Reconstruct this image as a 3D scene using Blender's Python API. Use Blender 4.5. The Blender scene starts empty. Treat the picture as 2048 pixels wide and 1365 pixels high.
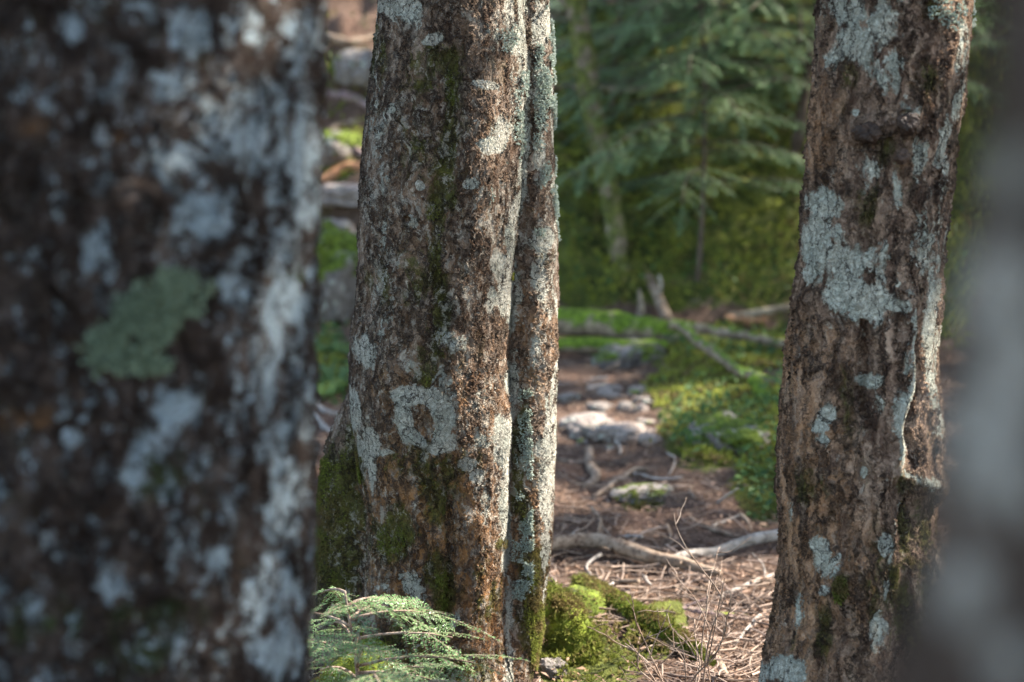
import bpy, math, random
import numpy as np
from mathutils import Vector, Matrix
R = math.radians
SC = bpy.context.scene
COL = SC.collection
rng = np.random.default_rng(7)
random.seed(7)

# ------------------------------------------------------------------ camera
PITCH = R(10.0); CAMH = 1.50; FOCAL = 70.0
F = FOCAL / 36.0 * 2048.0
cam = bpy.data.objects.new('camera', bpy.data.cameras.new('camera'))
COL.objects.link(cam); SC.camera = cam
cam.location = (0, 0, CAMH); cam.rotation_euler = (R(90) - PITCH, 0, 0)
cam.data.lens = FOCAL; cam.data.sensor_width = 36.0
cam.data.clip_start = 0.02; cam.data.clip_end = 500
cam.data.dof.use_dof = True
cam.data.dof.focus_distance = 3.98
cam.data.dof.aperture_fstop = 2.7
cam.data.dof.aperture_blades = 9

# ------------------------------------------------------------------ sky, sun, exposure
SUNV = np.array([0.76, 0.28, 0.80]); SUNV /= np.linalg.norm(SUNV)
SUN_EL = math.asin(SUNV[2]); SUN_AZ = math.atan2(SUNV[0], SUNV[1])
w = bpy.data.worlds.new('World'); SC.world = w; w.use_nodes = True
wn = w.node_tree.nodes; wn.clear()
sk = wn.new('ShaderNodeTexSky'); sk.sky_type = 'NISHITA'; sk.sun_disc = False
sk.sun_elevation = SUN_EL; sk.sun_rotation = SUN_AZ
bg = wn.new('ShaderNodeBackground'); bg.inputs['Strength'].default_value = 0.15
wo = wn.new('ShaderNodeOutputWorld')
tint = wn.new('ShaderNodeMix'); tint.data_type = 'RGBA'; tint.blend_type = 'MULTIPLY'   # daylight under a green wood is less blue
tint.inputs[0].default_value = 1.0; tint.inputs[7].default_value = (1.0, 0.97, 0.91, 1)
w.node_tree.links.new(sk.outputs[0], tint.inputs[6]); w.node_tree.links.new(tint.outputs[2], bg.inputs[0]); w.node_tree.links.new(bg.outputs[0], wo.inputs[0])
sl = bpy.data.lights.new('sun', 'SUN'); sl.energy = 5.0; sl.angle = R(0.6); sl.color = (1.0, 0.93, 0.84)
so = bpy.data.objects.new('sun', sl); COL.objects.link(so)
so.rotation_euler = Vector(SUNV).to_track_quat('Z', 'Y').to_euler(); so.location = (6, 5, 12)
SC.view_settings.view_transform = 'Standard'; SC.view_settings.look = 'None'
SC.view_settings.exposure = 2.2; SC.view_settings.gamma = 1.0
SC.cycles.max_bounces = 6; SC.cycles.diffuse_bounces = 3; SC.cycles.glossy_bounces = 2
SC.cycles.transmission_bounces = 3; SC.cycles.transparent_max_bounces = 4
SC.cycles.use_denoising = True; SC.cycles.sample_clamp_indirect = 6

# ------------------------------------------------------------------ numpy noise
def _h(i, j, k, s):
    n = (i.astype(np.int64) * 374761393 + j.astype(np.int64) * 668265263 + k.astype(np.int64) * 1274126177 + s * 974634777) & 0xffffffff
    n = ((n ^ (n >> 13)) * 1274126177) & 0xffffffff
    n = ((n ^ (n >> 16)) * 2246822519) & 0xffffffff
    return ((n ^ (n >> 15)) & 0xffffff) / float(0xffffff)
def vnoise(p, s=0):
    f = np.floor(p); t = p - f; t = t * t * t * (t * (t * 6 - 15) + 10)
    i, j, k = f[:, 0], f[:, 1], f[:, 2]; x, y, z = t[:, 0], t[:, 1], t[:, 2]
    r = 0
    for a in (0, 1):
        for b in (0, 1):
            for c in (0, 1):
                r = r + _h(i + a, j + b, k + c, s) * (x if a else 1 - x) * (y if b else 1 - y) * (z if c else 1 - z)
    return r * 2 - 1
def fbm(p, sc, octv=4, s=0, rough=0.5):
    r = 0; a = 1.0; q = np.asarray(p, float) * sc
    for o in range(octv):
        r = r + a * vnoise(q + 17.3 * o, s + o); a *= rough; q = q * 2.03
    return r
def sstep(a, b, x):
    t = np.clip((x - a) / (b - a), 0, 1); return t * t * (3 - 2 * t)

# ------------------------------------------------------------------ picture <-> world
FW = np.array([0, math.cos(PITCH), -math.sin(PITCH)]); UP = np.array([0, math.sin(PITCH), math.cos(PITCH)])
CAM = np.array([0, 0, CAMH])
def ray(px, py):
    d = FW + np.array([1, 0, 0]) * ((px - 1024) / F) + UP * ((682.5 - py) / F)
    return d
def P(px, py, Y):
    d = ray(px, py); return CAM + d * (Y / d[1])
def proj(v):
    q = v - CAM; dz = np.maximum(q @ FW, 0.05)
    return 1024 + F * q[:, 0] / dz, 682.5 - F * (q @ UP) / dz

# ------------------------------------------------------------------ terrain height
def H(x, y):
    x = np.asarray(x, float); y = np.asarray(y, float)
    sh = np.shape(x * y)
    x = np.broadcast_to(x, sh).ravel(); y = np.broadcast_to(y, sh).ravel()
    p = np.stack([x, y, np.zeros_like(x)], 1)
    z = 0.03 * fbm(p, 0.9, 3, 11) + 0.02 * fbm(p, 4.0, 3, 12) * sstep(2, 5, y)
    ye = y + 0.25 * fbm(p, 0.5, 2, 13) + 0.18 * np.clip(x, -8, 8)
    foot = 8.9
    t = np.maximum(ye - foot, 0)
    hill = 0.60 * t + 0.25 * (1 - np.exp(-t * 2.5))
    hill = np.where(t > 18, 0.6 * 18 + 0.25 + 0.12 * (t - 18), hill)
    z = z + hill + np.where(t > 0, 1, 0) * 0.16 * sstep(0, 1.5, t) * fbm(p, 1.3, 4, 14)
    # raised mossy bank on the right, seen behind the leaning tree
    z = z + 0.09 * np.exp(-(((x - 1.15) / 0.55) ** 2 + ((y - 6.75) / 0.9) ** 2)) * (1 + 0.4 * fbm(p, 3.0, 3, 15))
    # mound of roots and moss under the middle tree
    z = z + 0.03 * np.exp(-(((x - 0.16) / 0.38) ** 2 + ((y - 4.45) / 0.42) ** 2))
    return z.reshape(sh)
def G(px, py, lift=0.0):
    d = ray(px, py); t = np.arange(2.0, 40, 0.02)
    q = CAM + d * t[:, None]
    b = q[:, 2] < H(q[:, 0], q[:, 1]) + lift
    k = int(np.argmax(b)) if b.any() else len(t) - 1
    return q[k]

# ------------------------------------------------------------------ object helpers
def mesh_np(name, V, faces, mat=None, parent=None, attrs=None, smooth=True, fattrs=None):
    """faces: (n,4) or (n,3) int array"""
    me = bpy.data.meshes.new(name)
    V = np.ascontiguousarray(V, dtype=np.float32); faces = np.ascontiguousarray(faces, dtype=np.int32)
    n, k = faces.shape
    me.vertices.add(len(V)); me.vertices.foreach_set('co', V.ravel())
    me.loops.add(n * k); me.loops.foreach_set('vertex_index', faces.ravel())
    me.polygons.add(n); me.polygons.foreach_set('loop_start', np.arange(0, n * k, k, dtype=np.int32))
    me.update(calc_edges=True)
    if smooth: me.polygons.foreach_set('use_smooth', np.ones(n, dtype=bool))
    for a, val in (attrs or {}).items():
        at = me.attributes.new(a, 'FLOAT', 'POINT'); at.data.foreach_set('value', np.ascontiguousarray(val, dtype=np.float32))
    for a, val in (fattrs or {}).items():
        at = me.attributes.new(a, 'FLOAT', 'FACE'); at.data.foreach_set('value', np.ascontiguousarray(val, dtype=np.float32))
    if mat: me.materials.append(mat)
    o = bpy.data.objects.new(name, me); COL.objects.link(o)
    if parent: o.parent = parent
    return o
def tag(o, label=None, cat=None, group=None, kind=None):
    if label: o['label'] = label
    if cat: o['category'] = cat
    if group: o['group'] = group
    if kind: o['kind'] = kind
    return o
def empty(name, loc, label, cat, group=None):
    o = bpy.data.objects.new(name, None); COL.objects.link(o); o.location = tuple(loc)
    o.empty_display_size = 0.1
    return tag(o, label, cat, group)
def grid_faces(nr, nc, wrap):
    r = np.arange(nr - 1)[:, None]; c = np.arange(nc if wrap else nc - 1)[None, :]
    c2 = (c + 1) % nc
    return np.stack([r * nc + c, r * nc + c2, (r + 1) * nc + c2, (r + 1) * nc + c], -1).reshape(-1, 4)
def catmull(pts, n):
    pts = np.asarray(pts, float)
    if len(pts) == 2:
        t = np.linspace(0, 1, n)[:, None]; return pts[0] * (1 - t) + pts[1] * t
    p = np.vstack([2 * pts[0] - pts[1], pts, 2 * pts[-1] - pts[-2]])
    s = np.linspace(0, len(pts) - 1 - 1e-6, n); i = s.astype(int); t = (s - i)[:, None]
    a, b, c, d = p[i], p[i + 1], p[i + 2], p[i + 3]
    return 0.5 * (2 * b + (c - a) * t + (2 * a - 5 * b + 4 * c - d) * t ** 2 + (3 * b - a - 3 * c + d) * t ** 3)
def tube_arrays(path, rad, seg=10, lump=0.12, freq=14, seed=0, cap=True):
    path = np.asarray(path, float); n = len(path)
    T = np.gradient(path, axis=0); T /= np.maximum(np.linalg.norm(T, axis=1, keepdims=True), 1e-9)
    ref = np.array([0, 0, 1.0]) if abs(T[:, 2]).mean() < 0.8 else np.array([0, 1.0, 0])
    A = np.cross(T, ref); A /= np.maximum(np.linalg.norm(A, axis=1, keepdims=True), 1e-9)
    B = np.cross(T, A)
    th = np.linspace(0, 2 * np.pi, seg, endpoint=False)
    rad = np.broadcast_to(np.asarray(rad, float), (n,))
    D = A[:, None] * np.cos(th)[None, :, None] + B[:, None] * np.sin(th)[None, :, None]
    V = (path[:, None] + D * rad[:, None, None]).reshape(-1, 3)
    k = 1 + lump * fbm(V + seed * 3.1, freq, 3, seed)
    V = (path[:, None] + D * (rad[:, None] * k.reshape(n, seg))[..., None]).reshape(-1, 3)
    Fq = grid_faces(n, seg, True)
    if cap:   # close both ends with a fan of quads to a slightly domed centre
        c0 = len(V); V = np.vstack([V, path[0] - T[0] * rad[0] * 0.15, path[-1] + T[-1] * rad[-1] * 0.15])
        ii = np.arange(0, seg, 2); a = ii; b = (ii + 1) % seg; c = (ii + 2) % seg
        Fq = np.vstack([Fq, np.stack([np.full(len(ii), c0), c, b, a], 1),
                        np.stack([np.full(len(ii), c0 + 1), a + (n - 1) * seg, b + (n - 1) * seg, c + (n - 1) * seg], 1)])
    return V, Fq
def join(parts):
    V = []; Q = []; o = 0
    for v, f in parts:
        V.append(v); Q.append(f + o); o += len(v)
    return np.vstack(V), np.vstack(Q)
def polydist(px, py, line):
    """distance in picture px to a polyline [(x,y),...]; also parameter"""
    best = np.full(px.shape, 1e9); par = np.zeros(px.shape)
    for k in range(len(line) - 1):
        (x0, y0), (x1, y1) = line[k], line[k + 1]
        dx, dy = x1 - x0, y1 - y0; L = dx * dx + dy * dy
        t = np.clip(((px - x0) * dx + (py - y0) * dy) / L, 0, 1)
        d = np.hypot(px - x0 - t * dx, py - y0 - t * dy)
        m = d < best; best = np.where(m, d, best); par = np.where(m, k + t, par)
    return best, par
def blobs(px, py, L):
    r = np.zeros(px.shape)
    for b in L:
        x, y, rx, ry = b[:4]; a = b[4] if len(b) > 4 else 1.0
        ang = b[5] if len(b) > 5 else 0.0
        ca, sa = math.cos(ang), math.sin(ang)
        dx, dy = px - x, py - y
        u = (dx * ca + dy * sa) / rx; v = (-dx * sa + dy * ca) / ry
        g = a * (1 - sstep(0.35, 1.6, np.sqrt(u * u + v * v)))
        r = np.maximum(r, g) if a > 0 else r + g
    return r

# ------------------------------------------------------------------ material helper
class NT:
    def __init__(s, name):
        s.m = bpy.data.materials.new(name); s.m.use_nodes = True
        s.t = s.m.node_tree; s.t.nodes.clear()
        s.out = s.t.nodes.new('ShaderNodeOutputMaterial')
        s.b = s.t.nodes.new('ShaderNodeBsdfPrincipled'); s.t.links.new(s.b.outputs[0], s.out.inputs['Surface'])
        s.b.inputs['Roughness'].default_value = 0.85
        s.b.inputs['Specular IOR Level'].default_value = 0.15
    def N(s, k): return s.t.nodes.new(k)
    def L(s, a, b):
        if hasattr(a, 'is_output') or hasattr(a, 'links'): s.t.links.new(a, b)
        elif isinstance(a, (tuple, list)): b.default_value = (a[0], a[1], a[2], 1) if len(b.default_value) == 4 else tuple(a)
        else: b.default_value = a
    def co(s): return s.N('ShaderNodeTexCoord').outputs['Object']
    def attr(s, n):
        a = s.N('ShaderNodeAttribute'); a.attribute_name = n; return a.outputs['Fac']
    def noise(s, v, sc, det=3, ro=0.5, col=False, dist=0.0):
        n = s.N('ShaderNodeTexNoise'); s.L(v, n.inputs['Vector']); n.inputs['Scale'].default_value = sc
        n.inputs['Detail'].default_value = det; n.inputs['Roughness'].default_value = ro; n.inputs['Distortion'].default_value = dist
        return n.outputs['Color' if col else 'Fac']
    def vor(s, v, sc, feat='F1', rnd=1.0):
        n = s.N('ShaderNodeTexVoronoi'); n.feature = feat; s.L(v, n.inputs['Vector']); n.inputs['Scale'].default_value = sc
        n.inputs['Randomness'].default_value = rnd
        return n
    def math(s, op, a, b=0.0, c=None, clamp=False):
        n = s.N('ShaderNodeMath'); n.operation = op; n.use_clamp = clamp
        s.L(a, n.inputs[0]); s.L(b, n.inputs[1])
        if c is not None: s.L(c, n.inputs[2])
        return n.outputs[0]
    def vmath(s, op, a, b):
        n = s.N('ShaderNodeVectorMath'); n.operation = op; s.L(a, n.inputs[0])
        if op == 'SCALE': s.L(b, n.inputs['Scale'])
        else: s.L(b, n.inputs[1])
        return n.outputs[0]
    def ss(s, v, lo, hi, a=0.0, b=1.0):
        n = s.N('ShaderNodeMapRange'); n.interpolation_type = 'SMOOTHSTEP'
        s.L(v, n.inputs[0]); s.L(lo, n.inputs[1]); s.L(hi, n.inputs[2]); n.inputs[3].default_value = a; n.inputs[4].default_value = b
        return n.outputs[0]
    def mix(s, f, a, b, mode='MIX'):
        n = s.N('ShaderNodeMix'); n.data_type = 'RGBA'; n.blend_type = mode
        s.L(f, n.inputs[0]); s.L(a, n.inputs[6]); s.L(b, n.inputs[7]); return n.outputs[2]
    def fmix(s, f, a, b):
        n = s.N('ShaderNodeMix'); n.data_type = 'FLOAT'; s.L(f, n.inputs[0]); s.L(a, n.inputs[2]); s.L(b, n.inputs[3]); return n.outputs[0]
    def color(s, c): s.L(c, s.b.inputs['Base Color'])
    def bump(s, h, dist, strength=1.0):
        n = s.N('ShaderNodeBump'); n.inputs['Strength'].default_value = strength; n.inputs['Distance'].default_value = dist
        s.L(h, n.inputs['Height']); s.L(n.outputs[0], s.b.inputs['Normal'])
    def disp(s, h, scale, mid=0.0):
        n = s.N('ShaderNodeDisplacement'); n.inputs['Scale'].default_value = scale; n.inputs['Midlevel'].default_value = mid
        s.L(h, n.inputs['Height']); s.L(n.outputs[0], s.out.inputs['Displacement']); s.m.displacement_method = 'BOTH'

def bark_mat(name, cell=60, stretch=0.55, c1=(.195, .150, .118), c2=(.085, .058, .042), c3=(.37, .32, .275),
             lich=(.50, .475, .40), lich2=(.37, .38, .32), moss=(.095, .105, .016), warm=(.40, .19, .065),
             dscale=0.004, crackw=0.14, fleck=0.60, streak=0.0, crack_dark=(.022, .015, .012), lf=26, lamp=1.0, cvis=0.5):
    n = NT(name); co = n.co()
    wv = n.vmath('SCALE', n.vmath('SUBTRACT', n.noise(co, 14, 2, 0.6, True), (0.5, 0.5, 0.5)), 0.05)
    wf = n.vmath('SCALE', n.vmath('SUBTRACT', n.noise(co, 75, 4, 0.65, True), (0.5, 0.5, 0.5)), 0.028)
    v = n.vmath('MULTIPLY', n.vmath('ADD', n.vmath('ADD', co, wv), wf), (1, 1, stretch))
    ve = n.vor(v, cell, 'DISTANCE_TO_EDGE').outputs['Distance']
    vc = n.vor(v, cell, 'F1'); vs = n.vor(v, cell * 2.7, 'F1')
    vs_e = n.vor(v, cell * 2.4, 'DISTANCE_TO_EDGE').outputs['Distance']
    cr = n.N('ShaderNodeSeparateColor'); n.L(vc.outputs['Color'], cr.inputs[0])
    cr2 = n.N('ShaderNodeSeparateColor'); n.L(vs.outputs['Color'], cr2.inputs[0])
    nf = n.noise(v, 190, 6, 0.7); nm = n.noise(v, 34, 6, 0.68); nl = n.noise(co, 5.5, 4, 0.6)
    vw = n.vmath('MULTIPLY', v, (1, 1, 0.30)); nst = n.noise(vw, 62, 6, 0.7)
    vis = n.ss(n.noise(v, 21, 4, 0.7), cvis - 0.10, cvis + 0.08)         # which seams have opened
    cw = n.math('MULTIPLY', vis, crackw)
    crack = n.math('MAXIMUM', n.ss(ve, 0.0, n.math('ADD', cw, 0.004)), n.math('SUBTRACT', 1.0, vis))
    crack2 = n.ss(vs_e, 0.0, 0.10)
    ridge = n.ss(nst, 0.36, 0.47)
    c = n.mix(n.ss(nm, 0.36, 0.62), c2, c1)
    c = n.mix(n.math('MULTIPLY', n.ss(nst, 0.50, 0.66), 0.55), c, c3)
    c = n.mix(n.math('MULTIPLY', n.ss(cr.outputs[0], 0.6, 1.0), 0.40), c, c3)
    c = n.mix(n.math('MULTIPLY', n.ss(cr.outputs[1], 0.6, 1.0), 0.45), c, c2)
    c = n.mix(n.math('MULTIPLY', n.ss(cr2.outputs[0], 0.72, 0.95), 0.5), c, c3)
    c = n.mix(n.math('MULTIPLY', n.ss(cr2.outputs[1], 0.72, 0.95), 0.55), c, c2)
    if streak: c = n.mix(n.math('MULTIPLY', n.ss(nst, 0.52, 0.64), streak), c, c3)
    wm = n.math('MULTIPLY', n.attr('warm'), n.ss(n.math('ADD', n.math('MULTIPLY', nm, 0.8), n.math('MULTIPLY', cr2.outputs[1], 0.25)), 0.36, 0.66))
    c = n.mix(n.math('MULTIPLY', wm, 0.85), c, warm)
    c = n.mix(n.ss(nf, 0.36, 0.52, 0.35, 0.0), c, (c2[0] * .5, c2[1] * .5, c2[2] * .5))
    c = n.mix(n.math('MULTIPLY', n.math('SUBTRACT', 1.0, ridge), 0.5), c, (c2[0] * .6, c2[1] * .55, c2[2] * .55))
    alg = n.attr('moss')
    aedge = n.math('ADD', alg, n.math('MULTIPLY', n.math('SUBTRACT', n.ss(n.noise(v, 27, 7, 0.74), 0.36, 0.64), 0.5), 0.9))
    am = n.ss(aedge, 0.25, 0.85)
    mcol = n.mix(n.ss(n.noise(co, 55, 4, 0.7), 0.35, 0.68), (moss[0] * 0.45, moss[1] * 0.40, moss[2] * 0.5), moss)
    mcol = n.mix(n.ss(nf, 0.5, 0.75, 0.0, 0.6), mcol, (moss[0] * 2.2, moss[1] * 1.9, moss[2] * 2.2))
    c = n.mix(n.math('MULTIPLY', am, 0.82), c, mcol)
    c = n.mix(n.math('MULTIPLY', n.math('SUBTRACT', 1.0, crack), 0.8), c, crack_dark)
    # lichen crust
    cn = n.math('ADD', n.math('MULTIPLY', n.ss(n.noise(v, lf, 4, 0.62), 0.36, 0.64), 0.55), n.math('MULTIPLY', n.ss(n.noise(v, lf * 3.2, 6, 0.72), 0.38, 0.62), 0.45))
    le = n.math('ADD', n.attr('lichen'), n.math('MULTIPLY', n.math('SUBTRACT', cn, 0.5), lamp))
    le = n.math('ADD', le, n.math('MULTIPLY', n.math('SUBTRACT', cr2.outputs[2], 0.5), 0.22))
    lm = n.ss(le, 0.50, 0.58)
    cl = n.vor(n.vmath('ADD', co, n.vmath('ADD', wv, wf)), cell * 2.2, 'DISTANCE_TO_EDGE').outputs['Distance']
    lcr = n.ss(cl, 0.0, 0.09)
    bigcr = n.math('MAXIMUM', n.ss(ve, 0.0, n.math('MULTIPLY', cw, 0.6)), n.math('SUBTRACT', 1.0, vis))
    lc = n.mix(n.ss(n.noise(co, 19, 4, 0.6), 0.4, 0.62), lich, lich2)
    lc = n.mix(n.ss(nf, 0.38, 0.58, 0.85, 0.0), lc, (lich[0] * 0.45, lich[1] * 0.44, lich[2] * 0.41))
    lc = n.mix(n.math('MULTIPLY', n.math('SUBTRACT', 1.0, lcr), 0.55), lc, (lich[0] * 0.3, lich[1] * 0.28, lich[2] * 0.26))
    lc = n.mix(n.math('SUBTRACT', 1.0, bigcr), lc, crack_dark)
    c = n.mix(n.math('MULTIPLY', n.math('SUBTRACT', 1.0, n.ss(vs_e, 0.0, 0.07)), n.ss(n.noise(v, 48, 3, 0.7), 0.46, 0.56, 0.0, 0.75)), c, crack_dark)
    fl = n.ss(n.math('ADD', n.noise(v, 62, 6, 0.72), n.math('MULTIPLY', n.math('SUBTRACT', nl, 0.5), 0.4)), fleck, fleck + 0.07)
    c = n.mix(n.math('MULTIPLY', n.math('MULTIPLY', fl, crack), 0.7), c, (lich[0] * 0.85, lich[1] * 0.82, lich[2] * 0.80))
    c = n.mix(lm, c, lc)
    n.color(c)
    n.b.inputs['Roughness'].default_value = 0.70
    n.b.inputs['Specular IOR Level'].default_value = 0.12
    h = n.math('MULTIPLY', crack, 0.7)
    h = n.math('ADD', h, n.math('MULTIPLY', n.math('MULTIPLY', cr.outputs[2], crack), 0.75))
    h = n.math('ADD', h, n.math('MULTIPLY', crack2, 0.32))
    h = n.math('ADD', h, n.math('MULTIPLY', cr2.outputs[1], 0.42))
    h = n.math('ADD', h, n.math('MULTIPLY', nf, 0.35))
    h = n.math('ADD', h, n.math('MULTIPLY', nm, 1.3))
    h = n.math('ADD', h, n.math('MULTIPLY', n.math('ADD', ridge, nst), 0.6 + streak * 0.8))
    hl = n.math('ADD', 1.9, n.math('ADD', n.math('MULTIPLY', n.math('MULTIPLY', lcr, bigcr), 0.45), n.math('MULTIPLY', nm, 1.3)))
    h = n.fmix(lm, h, n.math('ADD', hl, n.math('MULTIPLY', nf, 0.6)))
    h = n.math('ADD', h, n.math('MULTIPLY', am, n.math('MULTIPLY', n.noise(co, 160, 4, 0.8), 0.9)))
    n.disp(h, dscale, 2.2)
    return n.m

def leaf_mat(name, ca, cb, rough=0.5, trans=0.35, spec=0.4, dead=None):
    n = NT(name); r = n.attr('rnd')
    c = n.mix(r, ca, cb); c = n.mix(n.ss(n.noise(n.co(), 3.0, 3), 0.35, 0.7, 0.0, 0.35), c, (cb[0] * 1.25, cb[1] * 1.2, cb[2]))
    if dead: c = n.mix(n.ss(n.math('ADD', n.noise(n.co(), 13, 5, 0.7), n.math('MULTIPLY', r, 0.12)), 0.53, 0.66, 0, 0.85), c, dead)
    n.color(c); n.b.inputs['Roughness'].default_value = rough; n.b.inputs['Specular IOR Level'].default_value = spec
    if trans:
        tr = n.N('ShaderNodeBsdfTranslucent'); n.L(c, tr.inputs['Color'])
        ms = n.N('ShaderNodeMixShader'); ms.inputs[0].default_value = trans
        n.t.links.new(n.b.outputs[0], ms.inputs[1]); n.t.links.new(tr.outputs[0], ms.inputs[2]); n.t.links.new(ms.outputs[0], n.out.inputs['Surface'])
    return n.m

def wood_mat(name, ca, cb, mossy=0.0, moss=(.10, .15, .02), cc=(.03, .02, .015)):
    """weathered branch or log, moss on its upper side by attribute 'moss'"""
    n = NT(name); co = n.co()
    a = n.noise(co, 22, 5, 0.65); b = n.noise(co, 90, 5, 0.7)
    c = n.mix(n.ss(a, 0.35, 0.65), ca, cb); c = n.mix(n.ss(b, 0.38, 0.5, 0.6, 0.0), c, cc)
    mm = n.ss(n.math('ADD', n.attr('moss'), n.math('MULTIPLY', n.math('SUBTRACT', n.noise(co, 15, 5, 0.7), 0.5), 1.3)), 0.4, 0.62)
    mc = n.mix(n.ss(n.noise(co, 40, 4, 0.7), 0.35, 0.65), (moss[0] * 0.5, moss[1] * 0.5, moss[2] * 0.6), (moss[0] * 1.5, moss[1] * 1.4, moss[2] * 1.3))
    c = n.mix(mm, c, mc); n.color(c)
    n.bump(n.math('ADD', b, n.math('MULTIPLY', mm, n.noise(co, 140, 4, 0.8))), 0.006, 0.8)
    return n.m

def rock_mat(name, ca=(.27, .235, .205), cb=(.15, .125, .11), moss=(.10, .14, .02)):
    n = NT(name); co = n.co()
    a = n.noise(co, 9, 6, 0.65); b = n.noise(co, 45, 6, 0.7)
    c = n.mix(n.ss(a, 0.38, 0.62), ca, cb); c = n.mix(n.ss(b, 0.40, 0.55, 0.45, 0.0), c, (.07, .065, .06))
    c = n.mix(n.ss(n.noise(co, 14, 6, 0.7), 0.57, 0.62, 0, 0.7), c, (.42, .45, .38))
    mm = n.ss(n.math('ADD', n.attr('moss'), n.math('MULTIPLY', n.math('SUBTRACT', n.noise(co, 11, 6, 0.75), 0.5), 1.5)), 0.42, 0.6)
    mc = n.mix(n.ss(n.noise(co, 35, 4, 0.7), 0.35, 0.65), (moss[0] * 0.4, moss[1] * 0.4, moss[2] * 0.5), (moss[0] * 1.5, moss[1] * 1.4, moss[2] * 1.3))
    c = n.mix(mm, c, mc); n.color(c)
    n.bump(n.math('ADD', n.math('MULTIPLY', a, 2.0), b), 0.02, 0.8)
    return n.m

# ground sheet
def ground_mat():
    n = NT('forest_floor'); co = n.co()
    a = n.noise(co, 3.5, 5, 0.6); b = n.noise(co, 28, 6, 0.72); st = n.noise(n.vmath('MULTIPLY', co, (1, 0.35, 1)), 75, 5, 0.7, dist=2.5)
    c = n.mix(n.ss(b, 0.35, 0.65), (.085, .048, .032), (.165, .105, .074))
    c = n.mix(n.ss(st, 0.53, 0.62, 0, 0.7), c, (.24, .17, .125)); c = n.mix(n.ss(st, 0.36, 0.45, 0.75, 0), c, (.045, .028, .02))
    c = n.mix(n.ss(a, 0.5, 0.65, 0, 0.35), c, (.19, .10, .065))
    mm = n.ss(n.math('ADD', n.attr('moss'), n.math('MULTIPLY', n.math('SUBTRACT', n.noise(co, 6, 7, 0.72), 0.5), 1.5)), 0.40, 0.6)
    mc = n.mix(n.ss(n.noise(co, 9, 5, 0.65), 0.35, 0.65), (.045, .058, .014), (.16, .175, .034))
    mc = n.mix(n.ss(b, 0.3, 0.5, 0.45, 0), mc, (.05, .045, .02))
    c = n.mix(mm, c, mc); n.color(c)
    n.bump(n.math('ADD', n.math('MULTIPLY', st, 1.0), n.math('MULTIPLY', b, 1.5)), 0.02, 0.9)
    return n.m

M = {}
M['bark_mid'] = bark_mat('scaly_bark', cell=60, stretch=0.46, c1=(.205, .148, .108), c2=(.088, .056, .038), c3=(.36, .30, .24), dscale=0.0039, fleck=0.535, cvis=0.47, lamp=.78, lf=22)
M['bark_right'] = bark_mat('plated_bark', cell=40, stretch=0.30, c1=(.32, .215, .150), c2=(.13, .080, .055), c3=(.48, .35, .25),
                           warm=(.52, .29, .15), dscale=0.0049, crackw=0.12, fleck=0.63, streak=0.45, lich=(.55, .54, .45), lich2=(.43, .45, .38), cvis=0.46, lf=17, lamp=0.75)
M['bark_left'] = bark_mat('lichened_bark', cell=44, stretch=0.6, c1=(.080, .055, .040), c2=(.030, .019, .014), c3=(.14, .11, .095),
                          dscale=0.007, crackw=0.2, fleck=0.59, lich=(.43, .50, .53), lich2=(.31, .385, .425), moss=(.05, .075, .02), lf=30, lamp=1.35)
M['bark_near'] = bark_mat('smooth_grey_bark', cell=60, stretch=0.5, c1=(.105, .080, .058), c2=(.055, .033, .025), c3=(.14, .112, .088), lich=(.43, .40, .34), lich2=(.32, .30, .26), dscale=0.002, lf=9, lamp=.4)
M['bark_far'] = wood_mat('mossy_bark', (.13, .10, .08), (.27, .22, .16), moss=(.105, .125, .032))
M['dark_twig'] = wood_mat('dark_twig', (.07, .05, .038), (.12, .09, .07))
M['log'] = wood_mat('mossy_log', (.15, .11, .075), (.33, .26, .18), moss=(.105, .165, .018))
M['branch'] = wood_mat('dry_branch', (.19, .125, .085), (.33, .25, .18))
M['grey_branch'] = wood_mat('grey_branch', (.27, .23, .19), (.42, .37, .32))
M['red_branch'] = wood_mat('rotten_wood', (.30, .13, .06), (.42, .22, .12))
M['root'] = wood_mat('bare_root', (.20, .13, .12), (.34, .25, .23), moss=(.14, .18, .022))
M['purple_root'] = wood_mat('purplish_root', (.060, .042, .037), (.12, .085, .076), moss=(.12, .16, .022))
M['rock'] = rock_mat('mossy_rock')
M['pale_rock'] = rock_mat('pale_rock', (.36, .30, .26), (.24, .19, .16))
M['ground'] = ground_mat()
M['twig'] = wood_mat('twig_wood', (.20, .13, .09), (.36, .28, .22))
M['moss'] = leaf_mat('moss_fronds', (.055, .070, .012), (.20, .22, .045), 0.8, 0.35, 0.1, (.16, .11, .05))
M['bank_moss'] = leaf_mat('bank_moss_fronds', (.10, .125, .022), (.34, .36, .07), 0.8, 0.35, 0.1, (.13, .085, .05))
M['herb'] = leaf_mat('ground_cover_leaf', (.022, .055, .018), (.085, .145, .035), 0.6, 0.3, .2)
M['needle'] = leaf_mat('hemlock_needle', (.065, .145, .065), (.24, .38, .17), 0.5, 0.4, 0.3)
M['needle_near'] = leaf_mat('young_hemlock_needle', (.065, .16, .065), (.23, .37, .15), 0.38, 0.4, 0.5)
M['crown'] = leaf_mat('canopy_leaf', (.03, .06, .015), (.06, .11, .025), 0.5, 0.12)
M['flake'] = leaf_mat('dead_leaf', (.070, .036, .022), (.32, .20, .135), 0.7, 0.1, 0.3)
M['lichen_tuft'] = leaf_mat('lichen_tuft', (.22, .27, .22), (.40, .45, .40), 0.8, 0.2, 0.1)

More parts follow.
